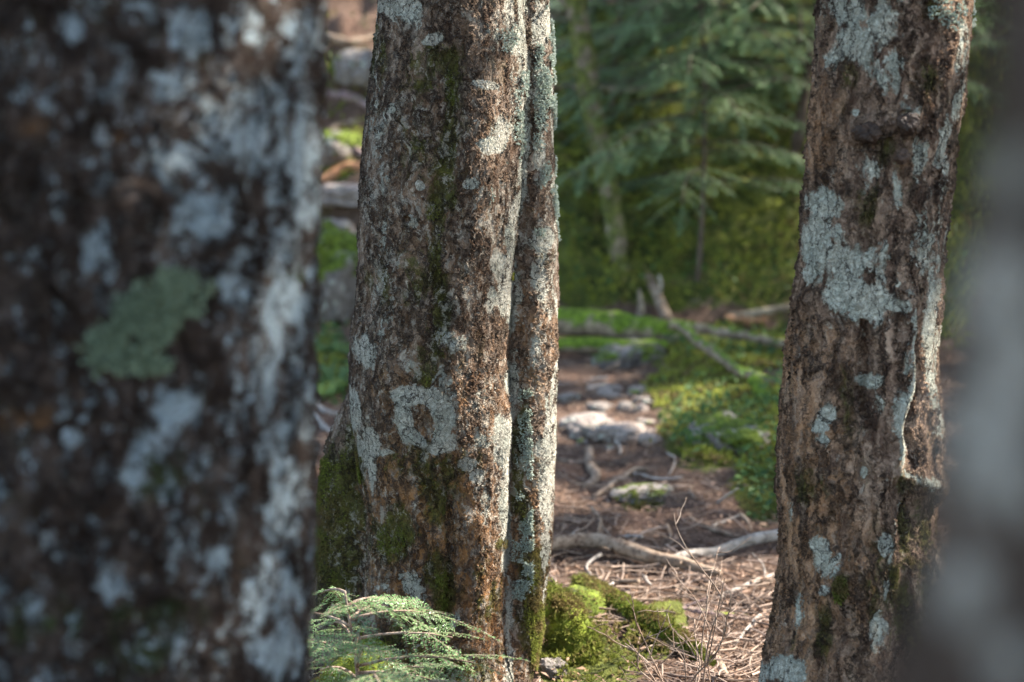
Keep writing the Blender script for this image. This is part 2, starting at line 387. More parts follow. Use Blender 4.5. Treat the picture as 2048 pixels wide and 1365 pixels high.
# ------------------------------------------------------------------ ground sheet
MOSS_AREAS = [  # picture areas of moss on the ground (x, y, rx, ry, strength)
    (1250, 520, 170, 90, .85), (1360, 590, 70, 30, .85), (1500, 560, 120, 70, .72), (1180, 575, 80, 50, .85), (1440, 700, 160, 50), (1430, 850, 110, 90), (1530, 960, 70, 80),
    (1380, 790, 80, 50), (1240, 690, 120, 22), (1280, 1000, 45, 22), (1510, 830, 60, 80), (1180, 1320, 120, 60), (1290, 1290, 60, 40), (1330, 1240, 50, 30),
    (1350, 400, 260, 150, .8), (1160, 300, 70, 100, .9), (1500, 250, 200, 200, .75), (650, 600, 50, 60), (660, 740, 40, 60), (690, 130, 40, 25), (690, 340, 30, 25, .8),
    (1165, 60, 60, 60, .7), (1900, 400, 100, 260), (1560, 700, 60, 40)]
def moss_field(x, y, z):
    v = np.stack([x, y, z], 1); px, py = proj(v)
    inside = (px > -200) & (px < 2250) & (py > -50) & (py < 1500) & (y > 1)
    m = blobs(px, py, MOSS_AREAS)
    nz = 0.30 * fbm(np.stack([x, y, 0 * x], 1), 0.8, 3, 31)
    hill = sstep(8.7, 9.5, y + 0.18 * np.clip(x, -8, 8)) * (0.70 + nz) * np.where(x > -0.35, 1.0, 0.55)
    return np.where(inside, np.maximum(m, hill), np.maximum(hill, 0.22 + nz))
def terrain():
    def axis(lo, a, b, hi, dense, grow):
        mid = np.arange(a, b, dense); up = [b]; s = dense
        while up[-1] < hi: s *= grow; up.append(up[-1] + s)
        dn = [a]; s = dense
        while dn[-1] > lo: s *= grow; dn.append(dn[-1] - s)
        return np.concatenate([np.array(dn[:0:-1]), mid, np.array(up)])
    X = axis(-90, -2.6, 3.3, 90, 0.016, 1.09); Yv = axis(-60, 3.6, 12.5, 140, 0.019, 1.08)
    xx, yy = np.meshgrid(X, Yv); zz = H(xx, yy)
    p = np.stack([xx.ravel(), yy.ravel(), np.zeros(xx.size)], 1)
    m = moss_field(p[:, 0], p[:, 1], zz.ravel())
    z = zz.ravel() + 0.006 * fbm(p, 25, 3, 21) + m * 0.03 * fbm(p, 7, 3, 22)
    V = np.stack([p[:, 0], p[:, 1], z], 1)
    o = mesh_np('ground', V, grid_faces(len(Yv), len(X), False), M['ground'], attrs={'moss': m})
    tag(o, kind='structure')
terrain()

# ------------------------------------------------------------------ big trunks
def trunk_mesh(Y, prof, rows_vis, zbot, ztop, ncol, lobes, feats, mat, root, name='trunk', lump=0.006, lumpf=5.0, seed=1,
               lich=(), lich_lines=(), moss=(), moss_lines=(), warm=(), lbase=0.0, mbase=0.0, mgain=1.0, lgain=1.0):
    prof = sorted(prof)
    zs = np.array([P(0, p[0], Y)[2] for p in prof])[::-1]
    cxs = np.array([(P(p[1], p[0], Y)[0] + P(p[2], p[0], Y)[0]) / 2 for p in prof])[::-1]
    rs = np.array([(P(p[2], p[0], Y)[0] - P(p[1], p[0], Y)[0]) / 2 for p in prof])[::-1]
    z0, z1 = zs[0] - 0.04, P(0, -60, Y)[2]
    z = np.concatenate([np.linspace(zbot, z0, 30, endpoint=False), np.linspace(z0, z1, rows_vis), np.linspace(z1, ztop, 50)[1:]])
    sl_c = (cxs[-1] - cxs[-3]) / (zs[-1] - zs[-3])
    from_top = np.maximum(z - zs[-1], 0)
    cx = np.interp(z, zs, cxs) + sl_c * 0.5 * np.minimum(from_top, 3)
    r = np.interp(z, zs, rs) * np.clip(1 - 0.09 * from_top, 0.15, 1)
    r = r + np.maximum(z0 - z, 0) * 0.25
    # smooth profile a little
    k = np.ones(15) / 15; pad = lambda a: np.convolve(np.pad(a, 7, mode='edge'), k, 'valid')
    cx, r = pad(cx), pad(r)
    # angles, dense on the camera side
    nf = int(ncol * 0.8); th = np.concatenate([np.linspace(-200, 20, nf, endpoint=False), np.linspace(20, 160, ncol - nf, endpoint=False)])
    th = np.radians(th)
    rad = np.repeat(r[:, None], ncol, 1)
    ct, st = np.cos(th)[None], np.sin(th)[None]
    for lf in lobes:
        dx, dy, lr = lf(z, cx, r)          # arrays
        b = dx[:, None] * ct + dy[:, None] * st
        disc = lr[:, None] ** 2 - (dx[:, None] ** 2 + dy[:, None] ** 2 - b * b)
        rl = np.where(disc > 0, b + np.sqrt(np.maximum(disc, 0)), 0)
        kk = 0.006
        hh = np.clip(0.5 + 0.5 * (rl - rad) / kk, 0, 1)
        rad = rad * (1 - hh) + rl * hh + kk * hh * (1 - hh)
    V = np.stack([cx[:, None] + rad * ct, Y + rad * st + 0 * cx[:, None], z[:, None] + 0 * rad], -1)
    nx, ny = np.gradient(V, axis=0), np.gradient(V, axis=1)
    Nn = np.cross(ny, nx); Nn /= np.maximum(np.linalg.norm(Nn, axis=2, keepdims=True), 1e-9)
    V = V.reshape(-1, 3); Nn = Nn.reshape(-1, 3)
    px, py = proj(V)
    front = (Nn[:, 1] < 0.45).astype(float) * sstep(0.5, 0.0, Nn[:, 1])
    wob = 9 * fbm(V, 9, 3, seed + 50); wob2 = 9 * fbm(V, 9, 3, seed + 60)
    d = lump * fbm(V * np.array([1, 1, 0.5]), lumpf, 4, seed) + lump * 0.45 * fbm(V * np.array([1, 1, 0.45]), lumpf * 4, 3, seed + 5)
    for ft in feats:
        if ft[0] == 'line':     # ('line', pts, width px, height m)
            q, _ = polydist(px + wob * 0.6, py, ft[1]); d = d + front * ft[3] * np.exp(-(q / ft[2]) ** 2)
        elif ft[0] == 'bump':   # ('bump', x, y, rx, ry, h)
            u = ((px - ft[1]) / ft[3]) ** 2 + ((py - ft[2]) / ft[4]) ** 2
            d = d + front * ft[5] * (np.exp(-u ** 2) + 0.10 * fbm(V, 60, 2, 3) * np.exp(-u))
        elif ft[0] == 'ring':
            u = np.sqrt(((px - ft[1]) / ft[3]) ** 2 + ((py - ft[2]) / ft[4]) ** 2)
            d = d + front * ft[5] * np.exp(-((u - 1) / 0.35) ** 2)
    V2 = V + Nn * d[:, None]
    # surface patterns that belong to the bark (kept as attributes on the trunk)
    px2, py2 = px + wob * 1.4, py + wob2 * 1.4
    rnd = fbm(V, 2.2, 3, seed + 9)
    hid = 1 - front
    la = blobs(px2, py2, lich)
    for pts, wd, a in lich_lines:
        q, _ = polydist(px2, py2, pts); la = np.maximum(la, a * np.exp(-(q / wd) ** 2))
    la = front * la + hid * (0.30 + 0.25 * rnd) + lbase
    mo = blobs(px2, py2, moss)
    for pts, wd, a in moss_lines:
        q, _ = polydist(px2, py2, pts); mo = np.maximum(mo, a * np.exp(-(q / wd) ** 2))
    mo = front * mo + hid * (0.3 + 0.2 * rnd) + mbase
    wa = blobs(px2, py2, warm) * front + hid * 0.4
    o = mesh_np(name, V2 - np.array(root.location)[None], grid_faces(len(z), ncol, True)[:, ::-1], mat, root,
                attrs={'lichen': la * lgain, 'moss': mo * mgain, 'warm': wa})
    return o, dict(V=V2, N=Nn, px=px, py=py, z=z, cx=cx, r=r, front=front, moss=mo, lich=la)

def scatter_tufts(name, pts, nrm, size, mat, parent=None, blades=3, width=0.18, spread=0.8, droop=0.0):
    """tiny leaf-like blades standing on a surface; one stuff mesh"""
    n = len(pts); pts = np.repeat(pts, blades, 0); nrm = np.repeat(nrm, blades, 0); N_ = len(pts)
    d = nrm + spread * rng.normal(size=(N_, 3)); d[:, 2] -= droop; d /= np.linalg.norm(d, axis=1, keepdims=True)
    s = np.cross(d, rng.normal(size=(N_, 3))); s /= np.linalg.norm(s, axis=1, keepdims=True)
    L = (size * rng.uniform(0.5, 1.3, N_))[:, None]; W = L * width
    up = np.cross(s, d)
    a = pts; b1 = pts + d * L * 0.5 + s * W; b2 = pts + d * L * 0.5 - s * W; c = pts + d * L * 0.95 + up * L * 0.25 * rng.uniform(-1, 1, (N_, 1))
    V = np.stack([a, b1, c, b2], 1).reshape(-1, 3); Fq = np.arange(N_ * 4).reshape(-1, 4)
    off = np.array(parent.matrix_world.translation if False else (parent.location if parent else (0, 0, 0)))
    rr = np.clip(0.5 + 0.35 * fbm(pts, 6, 2, 5) + rng.uniform(-0.35, 0.35, N_), 0, 1)
    return mesh_np(name, V - off, Fq, mat, parent, fattrs={'rnd': rr}, smooth=False)

def canopy_limbs(root, base, top, n, seed):
    rg = np.random.default_rng(seed); parts = []
    for k in range(n):
        a = rg.uniform(0, 2 * np.pi); t = rg.uniform(0.45, 0.95); s = base + (top - base) * t
        e = s + np.array([math.cos(a), math.sin(a), 0.35]) * rg.uniform(1.4, 2.8)
        m = (s + e) / 2 + np.array([0, 0, 0.15])
        parts.append(tube_arrays(catmull([s, m, e], 10), np.linspace(0.05, 0.012, 10), 6, 0.1, 9, k))
    V, Q = join(parts)
    return mesh_np('limbs', V - np.array(root.location), Q, M['branch'], root, attrs={'moss': np.zeros(len(V))})

TREES = []   # (root, axis base, axis top) used by the crowns
# --- middle tree
YM = 4.15
root = empty('tree', (P(880, 1330, YM)[0], YM, 0.0), 'thick tree with scaly brown bark and a ring-shaped lichen patch, in sharp focus mid-frame', 'tree', 'mature trees with lichened trunks')
MID = root
px_m = F and 1.0 / (F * 0.243)
mprof = [(0, 755, 1052), (100, 745, 1052), (200, 734, 1050), (260, 728, 1046), (330, 719, 1043), (400, 717, 1040), (500, 714, 1031), (600, 710, 1026),
         (700, 703, 1020), (800, 697, 1021), (900, 715, 1021), (1000, 730, 1018), (1100, 733, 1014), (1200, 731, 1008), (1290, 728, 1008), (1365, 722, 1030), (1440, 700, 1060)]
def edge_lobe(pts, Rpx, back, side=1):
    """lobe whose outer silhouette follows pts [(py, px)], radius Rpx, set back from the trunk axis"""
    zz = np.array([P(0, p[0], YM)[2] for p in pts])[::-1]; xx = np.array([P(p[1], p[0], YM)[0] for p in pts])[::-1]
    s = 4.15 / F
    def f(z, cx, r):
        lr = np.interp(z, zz, (np.array([p[2] if len(p) > 2 else Rpx for p in pts])[::-1]) * s)
        ex = np.interp(z, zz, xx)
        return ex - side * lr - cx, np.full_like(z, back), lr
    return f
rl = [(0, 1108, 62), (300, 1114, 66), (500, 1120, 70), (700, 1118, 74), (900, 1118, 76), (1000, 1113, 76), (1100, 1108, 76), (1180, 1100, 76), (1260, 1092, 78), (1330, 1076, 80), (1400, 1062, 82)]
ll = [(700, 760, 60), (740, 722, 60), (800, 690, 60), (850, 664, 62), (900, 645, 66), (950, 632, 72), (1000, 628, 78), (1100, 622, 84), (1200, 612, 92), (1400, 590, 100)]
ridge = [(1052, 0), (1050, 200), (1040, 400), (1029, 550), (1019, 700), (1020, 860), (1016, 1000), (1013, 1100), (1007, 1200), (1006, 1290), (1028, 1365)]
tr, D = trunk_mesh(YM, mprof, 880, -0.25, 6.5, 760, [edge_lobe(rl, 70, 0.045), edge_lobe(ll, 70, 0.10, -1)], [
    ('line', [(905, 120), (900, 330), (872, 450), (880, 600), (862, 720)], 18, -0.013),
    ('line', [(905, 1010), (900, 1110), (893, 1180), (885, 1365)], 9, -0.016), ('line', [(905, 950), (895, 1150), (888, 1400)], 30, -0.012),
    ('line', [(790, 1120), (800, 1365)], 26, -0.006), ('line', [(845, 1080), (840, 1365)], 18, 0.007), ('line', [(960, 1050), (965, 1365)], 24, 0.008),
    ('line', [(x - 7, y) for x, y in ridge], 11, 0.007), ('line', [(780, 740), (765, 900), (770, 1100)], 28, 0.006),
    ('bump', 840, 540, 55, 34, 0.007), ('bump', 815, 440, 17, 17, 0.009), ('bump', 815, 438, 6, 7, -0.010), ('bump', 850, 858, 16, 26, -0.012),
    ('bump', 905, 685, 26, 24, 0.007), ('bump', 903, 683, 6, 7, -0.006), ('bump', 850, 300, 30, 26, 0.006), ('bump', 905, 268, 14, 12, 0.005),
    ('bump', 740, 690, 50, 60, 0.006), ('bump', 1000, 850, 40, 60, 0.005),
    ('bump', 880, 748, 10, 8, -0.004), ('bump', 935, 750, 11, 9, -0.004), ('bump', 828, 740, 8, 12, -0.004),
    ('bump', 1085, 490, 30, 60, 0.006)], M['bark_mid'], root, seed=3, lump=0.005,
    lich=[(800, 20, 44, 30, .85), (865, 80, 26, 10), (975, 174, 20, 10), (790, 222, 8, 14), (985, 298, 22, 16), (1000, 270, 26, 40, .55), (945, 360, 15, 11), (842, 366, 10, 12),
          (815, 440, 15, 15, .75), (1003, 540, 22, 34, .9), (985, 600, 18, 30, .7), (1010, 590, 14, 50, .8), (730, 700, 28, 34, .8), (905, 685, 32, 22, .62), (825, 735, 12, 18, .7),
          (828, 803, 32, 24, 1.2), (868, 812, 26, 24, 1.2), (812, 856, 18, 36, 1.2), (832, 888, 20, 16, 1.2), (892, 845, 24, 34, 1.2), (885, 885, 32, 24, 1.2), (865, 905, 16, 10), (852, 860, 15, 28, -2.0),
          (938, 932, 20, 16, .9), (955, 955, 14, 12, .8), (1003, 862, 20, 36, .95), (975, 880, 20, 20, .65), (1010, 760, 10, 50, .8), (1000, 900, 16, 30, .7),
          (718, 820, 12, 46, .85), (738, 895, 16, 40, .85), (768, 912, 16, 8, .7), (745, 950, 8, 40, .7), (905, 780, 90, 60, .30),
          (822, 1185, 28, 30, .8), (762, 1178, 16, 10, .7), (905, 1248, 16, 14, .6), (1085, 480, 22, 26, .9), (1092, 570, 16, 60, .72), (1104, 900, 8, 110, .8), (1092, 905, 12, 20, .8),
          (1060, 700, 18, 50, .62), (1096, 1010, 14, 70, .8), (1092, 40, 20, 60, .72), (1085, 180, 20, 80, .55), (1080, 330, 22, 50, .55), (1045, 580, 10, 40, .6), (1090, 1100, 14, 40, .7),
          (1040, 60, 26, 90, .62), (1010, 60, 30, 60, .42), (1030, 190, 16, 50, .5), (755, 330, 20, 220, .36), (760, 600, 30, 100, .32), (985, 1010, 30, 60, .35)],
    lich_lines=[([(x - 3, y) for x, y in ridge], 12, .82), ([(1111, 0), (1114, 300), (1119, 500), (1117, 900), (1108, 1080), (1096, 1200)], 7, .62)],
    moss_lines=[([(905, 120), (900, 330), (872, 450), (880, 600), (862, 760)], 24, .6)],
    moss=[(905, 185, 14, 45, .75), (900, 385, 20, 42, .55), (868, 428, 24, 18, .9), (878, 520, 9, 70, .7), (872, 620, 14, 60, .5), (860, 770, 16, 18, .7), (800, 560, 60, 70, .32),
          (790, 1080, 46, 56, .72), (880, 985, 44, 60, .55), (880, 1200, 22, 130, .68), (1002, 1100, 8, 12, .9), (1045, 870, 16, 70, .75), (1048, 1010, 14, 80, .68), (1062, 1210, 36, 110, .75),
          (930, 1330, 70, 36, .6), (800, 1320, 70, 60, .6), (960, 1180, 30, 60, .42), (670, 1050, 56, 150, 1.0), (700, 930, 30, 80, .8), (650, 940, 20, 40, .8), (745, 100, 20, 60, .45),
          (860, 930, 100, 40, .4), (1080, 1290, 30, 60, .9), (850, 300, 60, 80, .28), (1036, 560, 5, 12, .95), (860, 140, 60, 50, .35), (1090, 520, 18, 24, .4)],
    warm=[(870, 500, 200, 500, .22), (850, 1080, 170, 230, .95), (900, 820, 130, 120, .5), (960, 1180, 70, 180, .95), (900, 1330, 150, 90, 1.0), (1060, 1120, 50, 160, .8), (800, 950, 90, 100, .55), (1060, 700, 60, 140, .5), (790, 790, 50, 60, .5), (850, 480, 120, 200, .25)], lbase=.03, mgain=1.6, lgain=1.18)
TREES.append((root, np.array([D['cx'][-1], YM, 4.0]), np.array([D['cx'][-1], YM, 8.5])))
# bushy lichen tufts standing off the bark edges, and moss on the buttress
def pick(D, cond, k):
    idx = np.flatnonzero(cond); idx = rng.choice(idx, min(k, len(idx)), replace=False)
    return D['V'][idx], D['N'][idx]
rim = (D['px'] > 1068) & (D['py'] > -20) & (D['py'] < 480) & (D['N'][:, 1] < 0.6) & (fbm(D['V'], 22, 3, 77) > 0.12)
a, b = pick(D, rim, 1500)
rim2 = (D['px'] > 980) & (D['px'] < 1060) & (D['py'] > -20) & (D['py'] < 420) & (D['front'] > 0) & (fbm(D['V'], 22, 3, 78) > 0.45)
a2, b2 = pick(D, rim2, 350)
rim3 = (D['px'] > 1025) & (D['px'] < 1065) & (D['py'] > 780) & (D['py'] < 1200) & (D['front'] > 0) & (fbm(D['V'], 22, 3, 79) > 0.1)
a3, b3 = pick(D, rim3, 900)
tag(scatter_tufts('lichen_tufts', np.vstack([a, a2, a3]), np.vstack([b, b2, b3]), 0.0065, M['lichen_tuft'], root, 4, 0.22), kind='stuff')
mb = (D['moss'] > 0.62) & (D['front'] > 0) & (D['py'] > 880) & (D['py'] < 1400) & ((D['px'] < 735) | (D['py'] > 1150))
a, b = pick(D, mb, 5000)
tag(scatter_tufts('trunk_moss', a, b, 0.006, M['moss'], root, 3, 0.16, 0.9, 0.3), kind='stuff')
a, b = pick(D, (D['moss'] > 0.60) & (D['front'] > 0) & (D['py'] > 100) & (D['py'] < 1150) & (D['px'] > 735), 1300)
tag(scatter_tufts('moss_film', a, b, 0.0035, M['moss'], root, 3, 0.2, 0.9, 0.3), kind='stuff')

# --- left near tree
YL = 2.3
root = empty('tree', (P(180, 1500, YL)[0], YL, 0.0), 'broad dark trunk with blue-white lichen filling the left side, out of focus', 'tree', 'mature trees with lichened trunks')
lprof = [(0, -300, 655), (200, -290, 657), (260, -290, 651), (400, -285, 648), (500, -285, 641), (600, -285, 640), (800, -290, 632), (900, -295, 635), (1000, -300, 630),
         (1100, -300, 631), (1200, -310, 625), (1365, -330, 608), (1450, -340, 600)]
tr, D = trunk_mesh(YL, lprof, 520, -0.25, 7.0, 560, [], [('line', [(470, 300), (450, 600), (500, 900)], 40, 0.006)], M['bark_left'], root, seed=23, lump=0.007, lumpf=6, lgain=.82,
    lich=[(540, 250, 110, 110, .85), (350, 320, 50, 45, .95), (420, 420, 60, 70, .8), (470, 280, 60, 40, .9), (600, 330, 50, 160, .9), (520, 560, 60, 90, .62), (590, 620, 44, 140, .85),
          (560, 760, 55, 90, .72), (560, 880, 50, 70, .7), (350, 830, 60, 60, .85), (300, 900, 40, 50, .8), (270, 960, 36, 36, .8), (580, 1040, 40, 90, .85), (540, 1160, 60, 70, .85), (580, 1290, 40, 80, .9),
          (370, 1080, 32, 40, .75), (240, 1170, 40, 50, .62), (200, 490, 36, 36, .6), (30, 190, 26, 20, .8), (440, 60, 110, 50, .7), (290, 30, 60, 40, .7), (130, 60, 30, 30, .55), (600, 90, 50, 90, .8),
          (330, 180, 60, 30, .5), (420, 1110, 40, 22, .8), (150, 880, 20, 20, .5), (240, 140, 60, 60, .42), (140, 1120, 24, 44, .5), (500, 1300, 60, 60, .6), (610, 700, 26, 620, .5)],
    moss=[(330, 620, 14, 60, .5), (340, 960, 60, 44, .8), (300, 1280, 110, 80, .7), (100, 1260, 80, 80, .5), (40, 350, 60, 60, .4), (400, 100, 26, 26, .5), (600, 560, 18, 20, .7)],
    warm=[(70, 260, 26, 20, .8), (230, 270, 24, 20, .5), (50, 840, 60, 20, .6)], lbase=0.10)
TREES.append((root, np.array([D['cx'][-1], YL, 4.0]), np.array([D['cx'][-1], YL, 8.5])))
# shaggy green lichen patch
bb = blobs(D['px'], D['py'], [(350, 585, 60, 46, .9), (300, 640, 62, 62), (230, 700, 60, 44), (300, 725, 40, 24), (255, 640, 40, 50)])
gr = (bb > .10) & (bb + .75 * rng.uniform(size=len(bb)) + .30 * fbm(D['V'] @ np.array([[.36, .48, -.8], [-.8, .6, 0], [.48, .64, .6]]), 60, 4, 70, .7) > .98) & (D['front'] > 0)
a, b = pick(D, gr, 1000)
M['green_lichen'] = leaf_mat('green_lichen', (.10, .145, .10), (.23, .28, .20), 0.9, 0.2, 0.1)
tag(scatter_tufts('green_lichen', a, b, 0.008, M['green_lichen'], root, 3, 0.28, 0.9, 0.4), kind='stuff')

# --- right leaning tree
YR = 3.62
root = empty('tree', (P(1680, 1420, YR)[0], YR, 0.0), 'leaning reddish-brown trunk with dark knots and large pale lichen patches, right of frame', 'tree', 'mature trees with lichened trunks')
rprof = [(0, 1640, 1946), (100, 1634, 1938), (200, 1622, 1926), (300, 1611, 1912), (400, 1602, 1900), (450, 1597, 1890), (500, 1592, 1884), (600, 1578, 1878), (700, 1566, 1874), (760, 1562, 1876),
         (850, 1554, 1882), (900, 1549, 1884), (960, 1549, 1885), (1050, 1551, 1890), (1120, 1550, 1895), (1200, 1540, 1900), (1280, 1530, 1908), (1365, 1516, 1920), (1440, 1500, 1935)]
tr, D = trunk_mesh(YR, rprof, 760, -0.25, 6.5, 640, [], [
    ('line', [(1724, 650), (1728, 720), (1722, 790), (1730, 830)], 7, -0.018), ('line', [(1750, 660), (1775, 720), (1760, 800)], 22, 0.010),
    ('line', [(1818, 600), (1824, 760), (1802, 860), (1796, 950)], 15, 0.016), ('line', [(1834, 680), (1838, 780), (1815, 870), (1830, 925)], 8, -0.016),
    ('line', [(1790, 950), (1830, 962), (1868, 976), (1900, 976)], 26, 0.013), ('line', [(1815, 1000), (1818, 1080), (1812, 1200), (1800, 1365)], 12, -0.014),
    ('bump', 1855, 1060, 50, 66, -0.028), ('bump', 1850, 1010, 36, 26, -0.016), ('line', [(1812, 985), (1795, 1020), (1788, 1100)], 9, 0.010),
    ('line', [(1868, 780), (1878, 850), (1884, 900)], 16, 0.007),
    ('ring', 1735, 266, 34, 30, 0.007), ('ring', 1815, 248, 30, 28, 0.007), ('ring', 1806, 313, 24, 22, 0.005), ('bump', 1735, 264, 34, 30, 0.012), ('bump', 1716, 280, 13, 16, -0.010), ('bump', 1815, 246, 28, 28, 0.012), ('bump', 1806, 313, 22, 20, 0.009), ('bump', 1812, 226, 12, 5, -0.009), ('bump', 1780, 300, 9, 30, -0.008),
    ('bump', 1735, 296, 34, 5, -0.008),
    ('line', [(1690, 1050), (1700, 1200), (1695, 1365)], 12, -0.009), ('line', [(1620, 300), (1600, 600)], 14, 0.004), ('line', [(1850, 0), (1830, 200), (1810, 450)], 18, -0.007),
    ('line', [(1740, 1150), (1752, 1365)], 16, 0.009), ('bump', 1700, 720, 26, 60, 0.006), ('line', [(1880, 340), (1896, 380)], 6, 0.01)],
    M['bark_right'], root, seed=43, lump=0.006, lumpf=6,
    lich=[(1648, 405, 32, 36), (1632, 480, 34, 56), (1680, 470, 26, 26, .7), (1690, 520, 46, 48), (1690, 580, 54, 46, 1.15), (1740, 600, 64, 48, 1.15), (1780, 610, 40, 30), (1772, 520, 20, 60, .8), (1740, 510, 24, 30, .85),
          (1715, 625, 24, 18), (1622, 545, 26, 24, .8), (1690, 20, 46, 40, .8), (1710, 90, 55, 50, .85), (1790, 20, 60, 40, .5), (1770, 60, 60, 50, .7), (1770, 140, 40, 50, .72), (1660, 100, 14, 60, .6),
          (1745, 350, 28, 44, .62), (1795, 380, 14, 40, .6), (1710, 225, 10, 8, .8), (1845, 330, 24, 60, .55), (1830, 210, 26, 30, .5), (1652, 828, 20, 20, .85), (1640, 855, 20, 14, .75), (1648, 880, 14, 14, .7),
          (1655, 1130, 42, 32, .85), (1640, 1100, 24, 24, .8), (1645, 1175, 16, 14, .7), (1766, 1088, 18, 26, .9), (1560, 1345, 44, 30, .85), (1725, 940, 7, 12, .8), (1580, 1010, 8, 40, .5),
          (1745, 760, 26, 12, .75), (1760, 810, 26, 30, .55), (1830, 760, 24, 60, .5), (1590, 1230, 14, 40, .5), (1770, 1270, 24, 50, .5), (1810, 600, 30, 90, .55), (1850, 450, 26, 120, .55)],
    lich_lines=[([(1925, 60), (1895, 300), (1868, 560), (1862, 700), (1876, 850)], 16, .72), ([(1818, 640), (1822, 760), (1800, 860), (1796, 930), (1830, 955), (1868, 968)], 17, .72), ([(1790, 1000), (1784, 1100), (1775, 1200)], 8, .55)],
    moss=[(1725, 400, 26, 40, .62), (1690, 140, 14, 40, .5), (1850, 160, 24, 60, .5), (1870, 30, 26, 26, .7), (1680, 1180, 14, 30, .85), (1648, 1270, 22, 50, .75), (1770, 1180, 40, 110, .6), (1810, 960, 24, 34, .65), (1850, 1080, 50, 90, .7),
          (1620, 970, 30, 40, .5), (1780, 320, 30, 30, .5), (1580, 1300, 10, 40, .6), (1840, 1240, 60, 100, .7), (1700, 800, 30, 80, .3)],
    warm=[(1610, 1000, 90, 260, .95), (1600, 1240, 90, 140, .9), (1640, 250, 50, 110, .7), (1590, 740, 50, 120, .75), (1700, 1180, 80, 160, .7), (1660, 700, 60, 60, .6)])
RT = root; RD = D
TREES.append((root, np.array([D['cx'][-1], YR, 4.0]), np.array([D['cx'][-1], YR, 8.5])))
a, b = pick(D, (D['px'] > 1860) & (D['py'] < 60) & (D['front'] > 0) & (D['px'] < 1945) & (fbm(D['V'], 26, 3, 81) > 0.0), 350)
a2, b2 = pick(D, (blobs(D['px'], D['py'], [(1680, 1180, 16, 30)]) > 0.6) & (D['front'] > 0), 250)
tag(scatter_tufts('lichen_tufts', a, b, 0.007, M['lichen_tuft'], root, 4, 0.25), kind='stuff')
tag(scatter_tufts('trunk_moss', a2, b2, 0.007, M['moss'], root, 3, 0.2, 0.9, 0.3), kind='stuff')
# dark resin knots on the right tree: rounded burrs with a whorled bark lip
def knot(px, py, rx, rz, out):
    i = int(np.argmin((D['px'] - px) ** 2 + (D['py'] - py) ** 2 + (D['front'] < 0.5) * 1e6)); c = D['V'][i]; nn = D['N'][i]
    u = np.linspace(0, np.pi, 40); v = np.linspace(0, 2 * np.pi, 60, endpoint=False)
    uu, vv = np.meshgrid(u, v, indexing='ij')
    q = np.stack([np.sin(uu) * np.cos(vv) * rx, np.cos(uu) * out * 1.3, np.sin(uu) * np.sin(vv) * rz], -1).reshape(-1, 3)
    rot = np.array([[.36, .48, -.8], [-.8, .6, 0], [.48, .64, .6]])
    q = q * (1 + 0.20 * fbm(q @ rot + px, 75, 4, 3, .65) + 0.12 * fbm(q + px, 110, 3, 8) - 0.35 * np.exp(-((q[:, 0] / .006) ** 2 + ((q[:, 2] - rz * .3) / .005) ** 2)))[:, None]
    V = c + q * np.array([1, -1, 1]) + nn * (-out * 0.25)
    mesh_np('knot', V - np.array(RT.location), grid_faces(40, 60, True), M['knot'], RT, attrs={'moss': np.zeros(len(V))})
M['knot'] = wood_mat('dark_knot', (.030, .020, .015), (.085, .055, .04), cc=(.012, .009, .008))
M['knot'].node_tree.nodes['Principled BSDF'].inputs['Roughness'].default_value = 0.45
knot(1735, 266, .023, .019, .011); knot(1815, 248, .019, .020, .011); knot(1806, 313, .014, .013, .011)
# curled strip of loose bark at its right edge
c = P(1893, 358, YR); t_ = np.linspace(0, 1, 14)
pth = np.stack([c[0] + 0.010 * t_ - 0.006, c[1] - 0.02 + 0 * t_, c[2] - 0.035 + 0.055 * t_ + 0.006 * np.sin(t_ * 6)], 1)
V, Q = tube_arrays(pth, 0.007 * (1 - 0.6 * t_), 8, 0.3, 60, 4)
mesh_np('loose_bark', V - np.array(RT.location), Q, M['grey_branch'], RT, attrs={'moss': np.zeros(len(V))})

# --- far right, very near the lens
YN = 0.60
root = empty('tree', (P(2500, 1500, YN)[0], YN, 0.0), 'smooth grey trunk close to the lens, a soft blur along the right edge', 'tree', 'mature trees with lichened trunks')
nprof = [(0, 2005, 3170), (300, 1985, 3165), (600, 1952, 3160), (760, 1925, 3150), (900, 1888, 3150), (1100, 1840, 3150), (1250, 1800, 3150), (1365, 1770, 3150), (1450, 1755, 3150)]
tr, D = trunk_mesh(YN, nprof, 220, -0.2, 6.0, 260, [], [], M['bark_near'], root, seed=63, lump=0.004, lumpf=14,
    lich=[(2020, 620, 70, 150, 1.1), (1960, 880, 80, 110, 1.1), (1900, 1160, 50, 80, .9), (2030, 340, 36, 60, .9), (2040, 980, 40, 50, 1.0), (1990, 1310, 60, 50, .8)], moss=[(1950, 200, 60, 200, .4)], warm=[], lbase=0.1)
TREES.append((root, np.array([D['cx'][-1], YN, 4.0]), np.array([D['cx'][-1], YN, 8.5])))

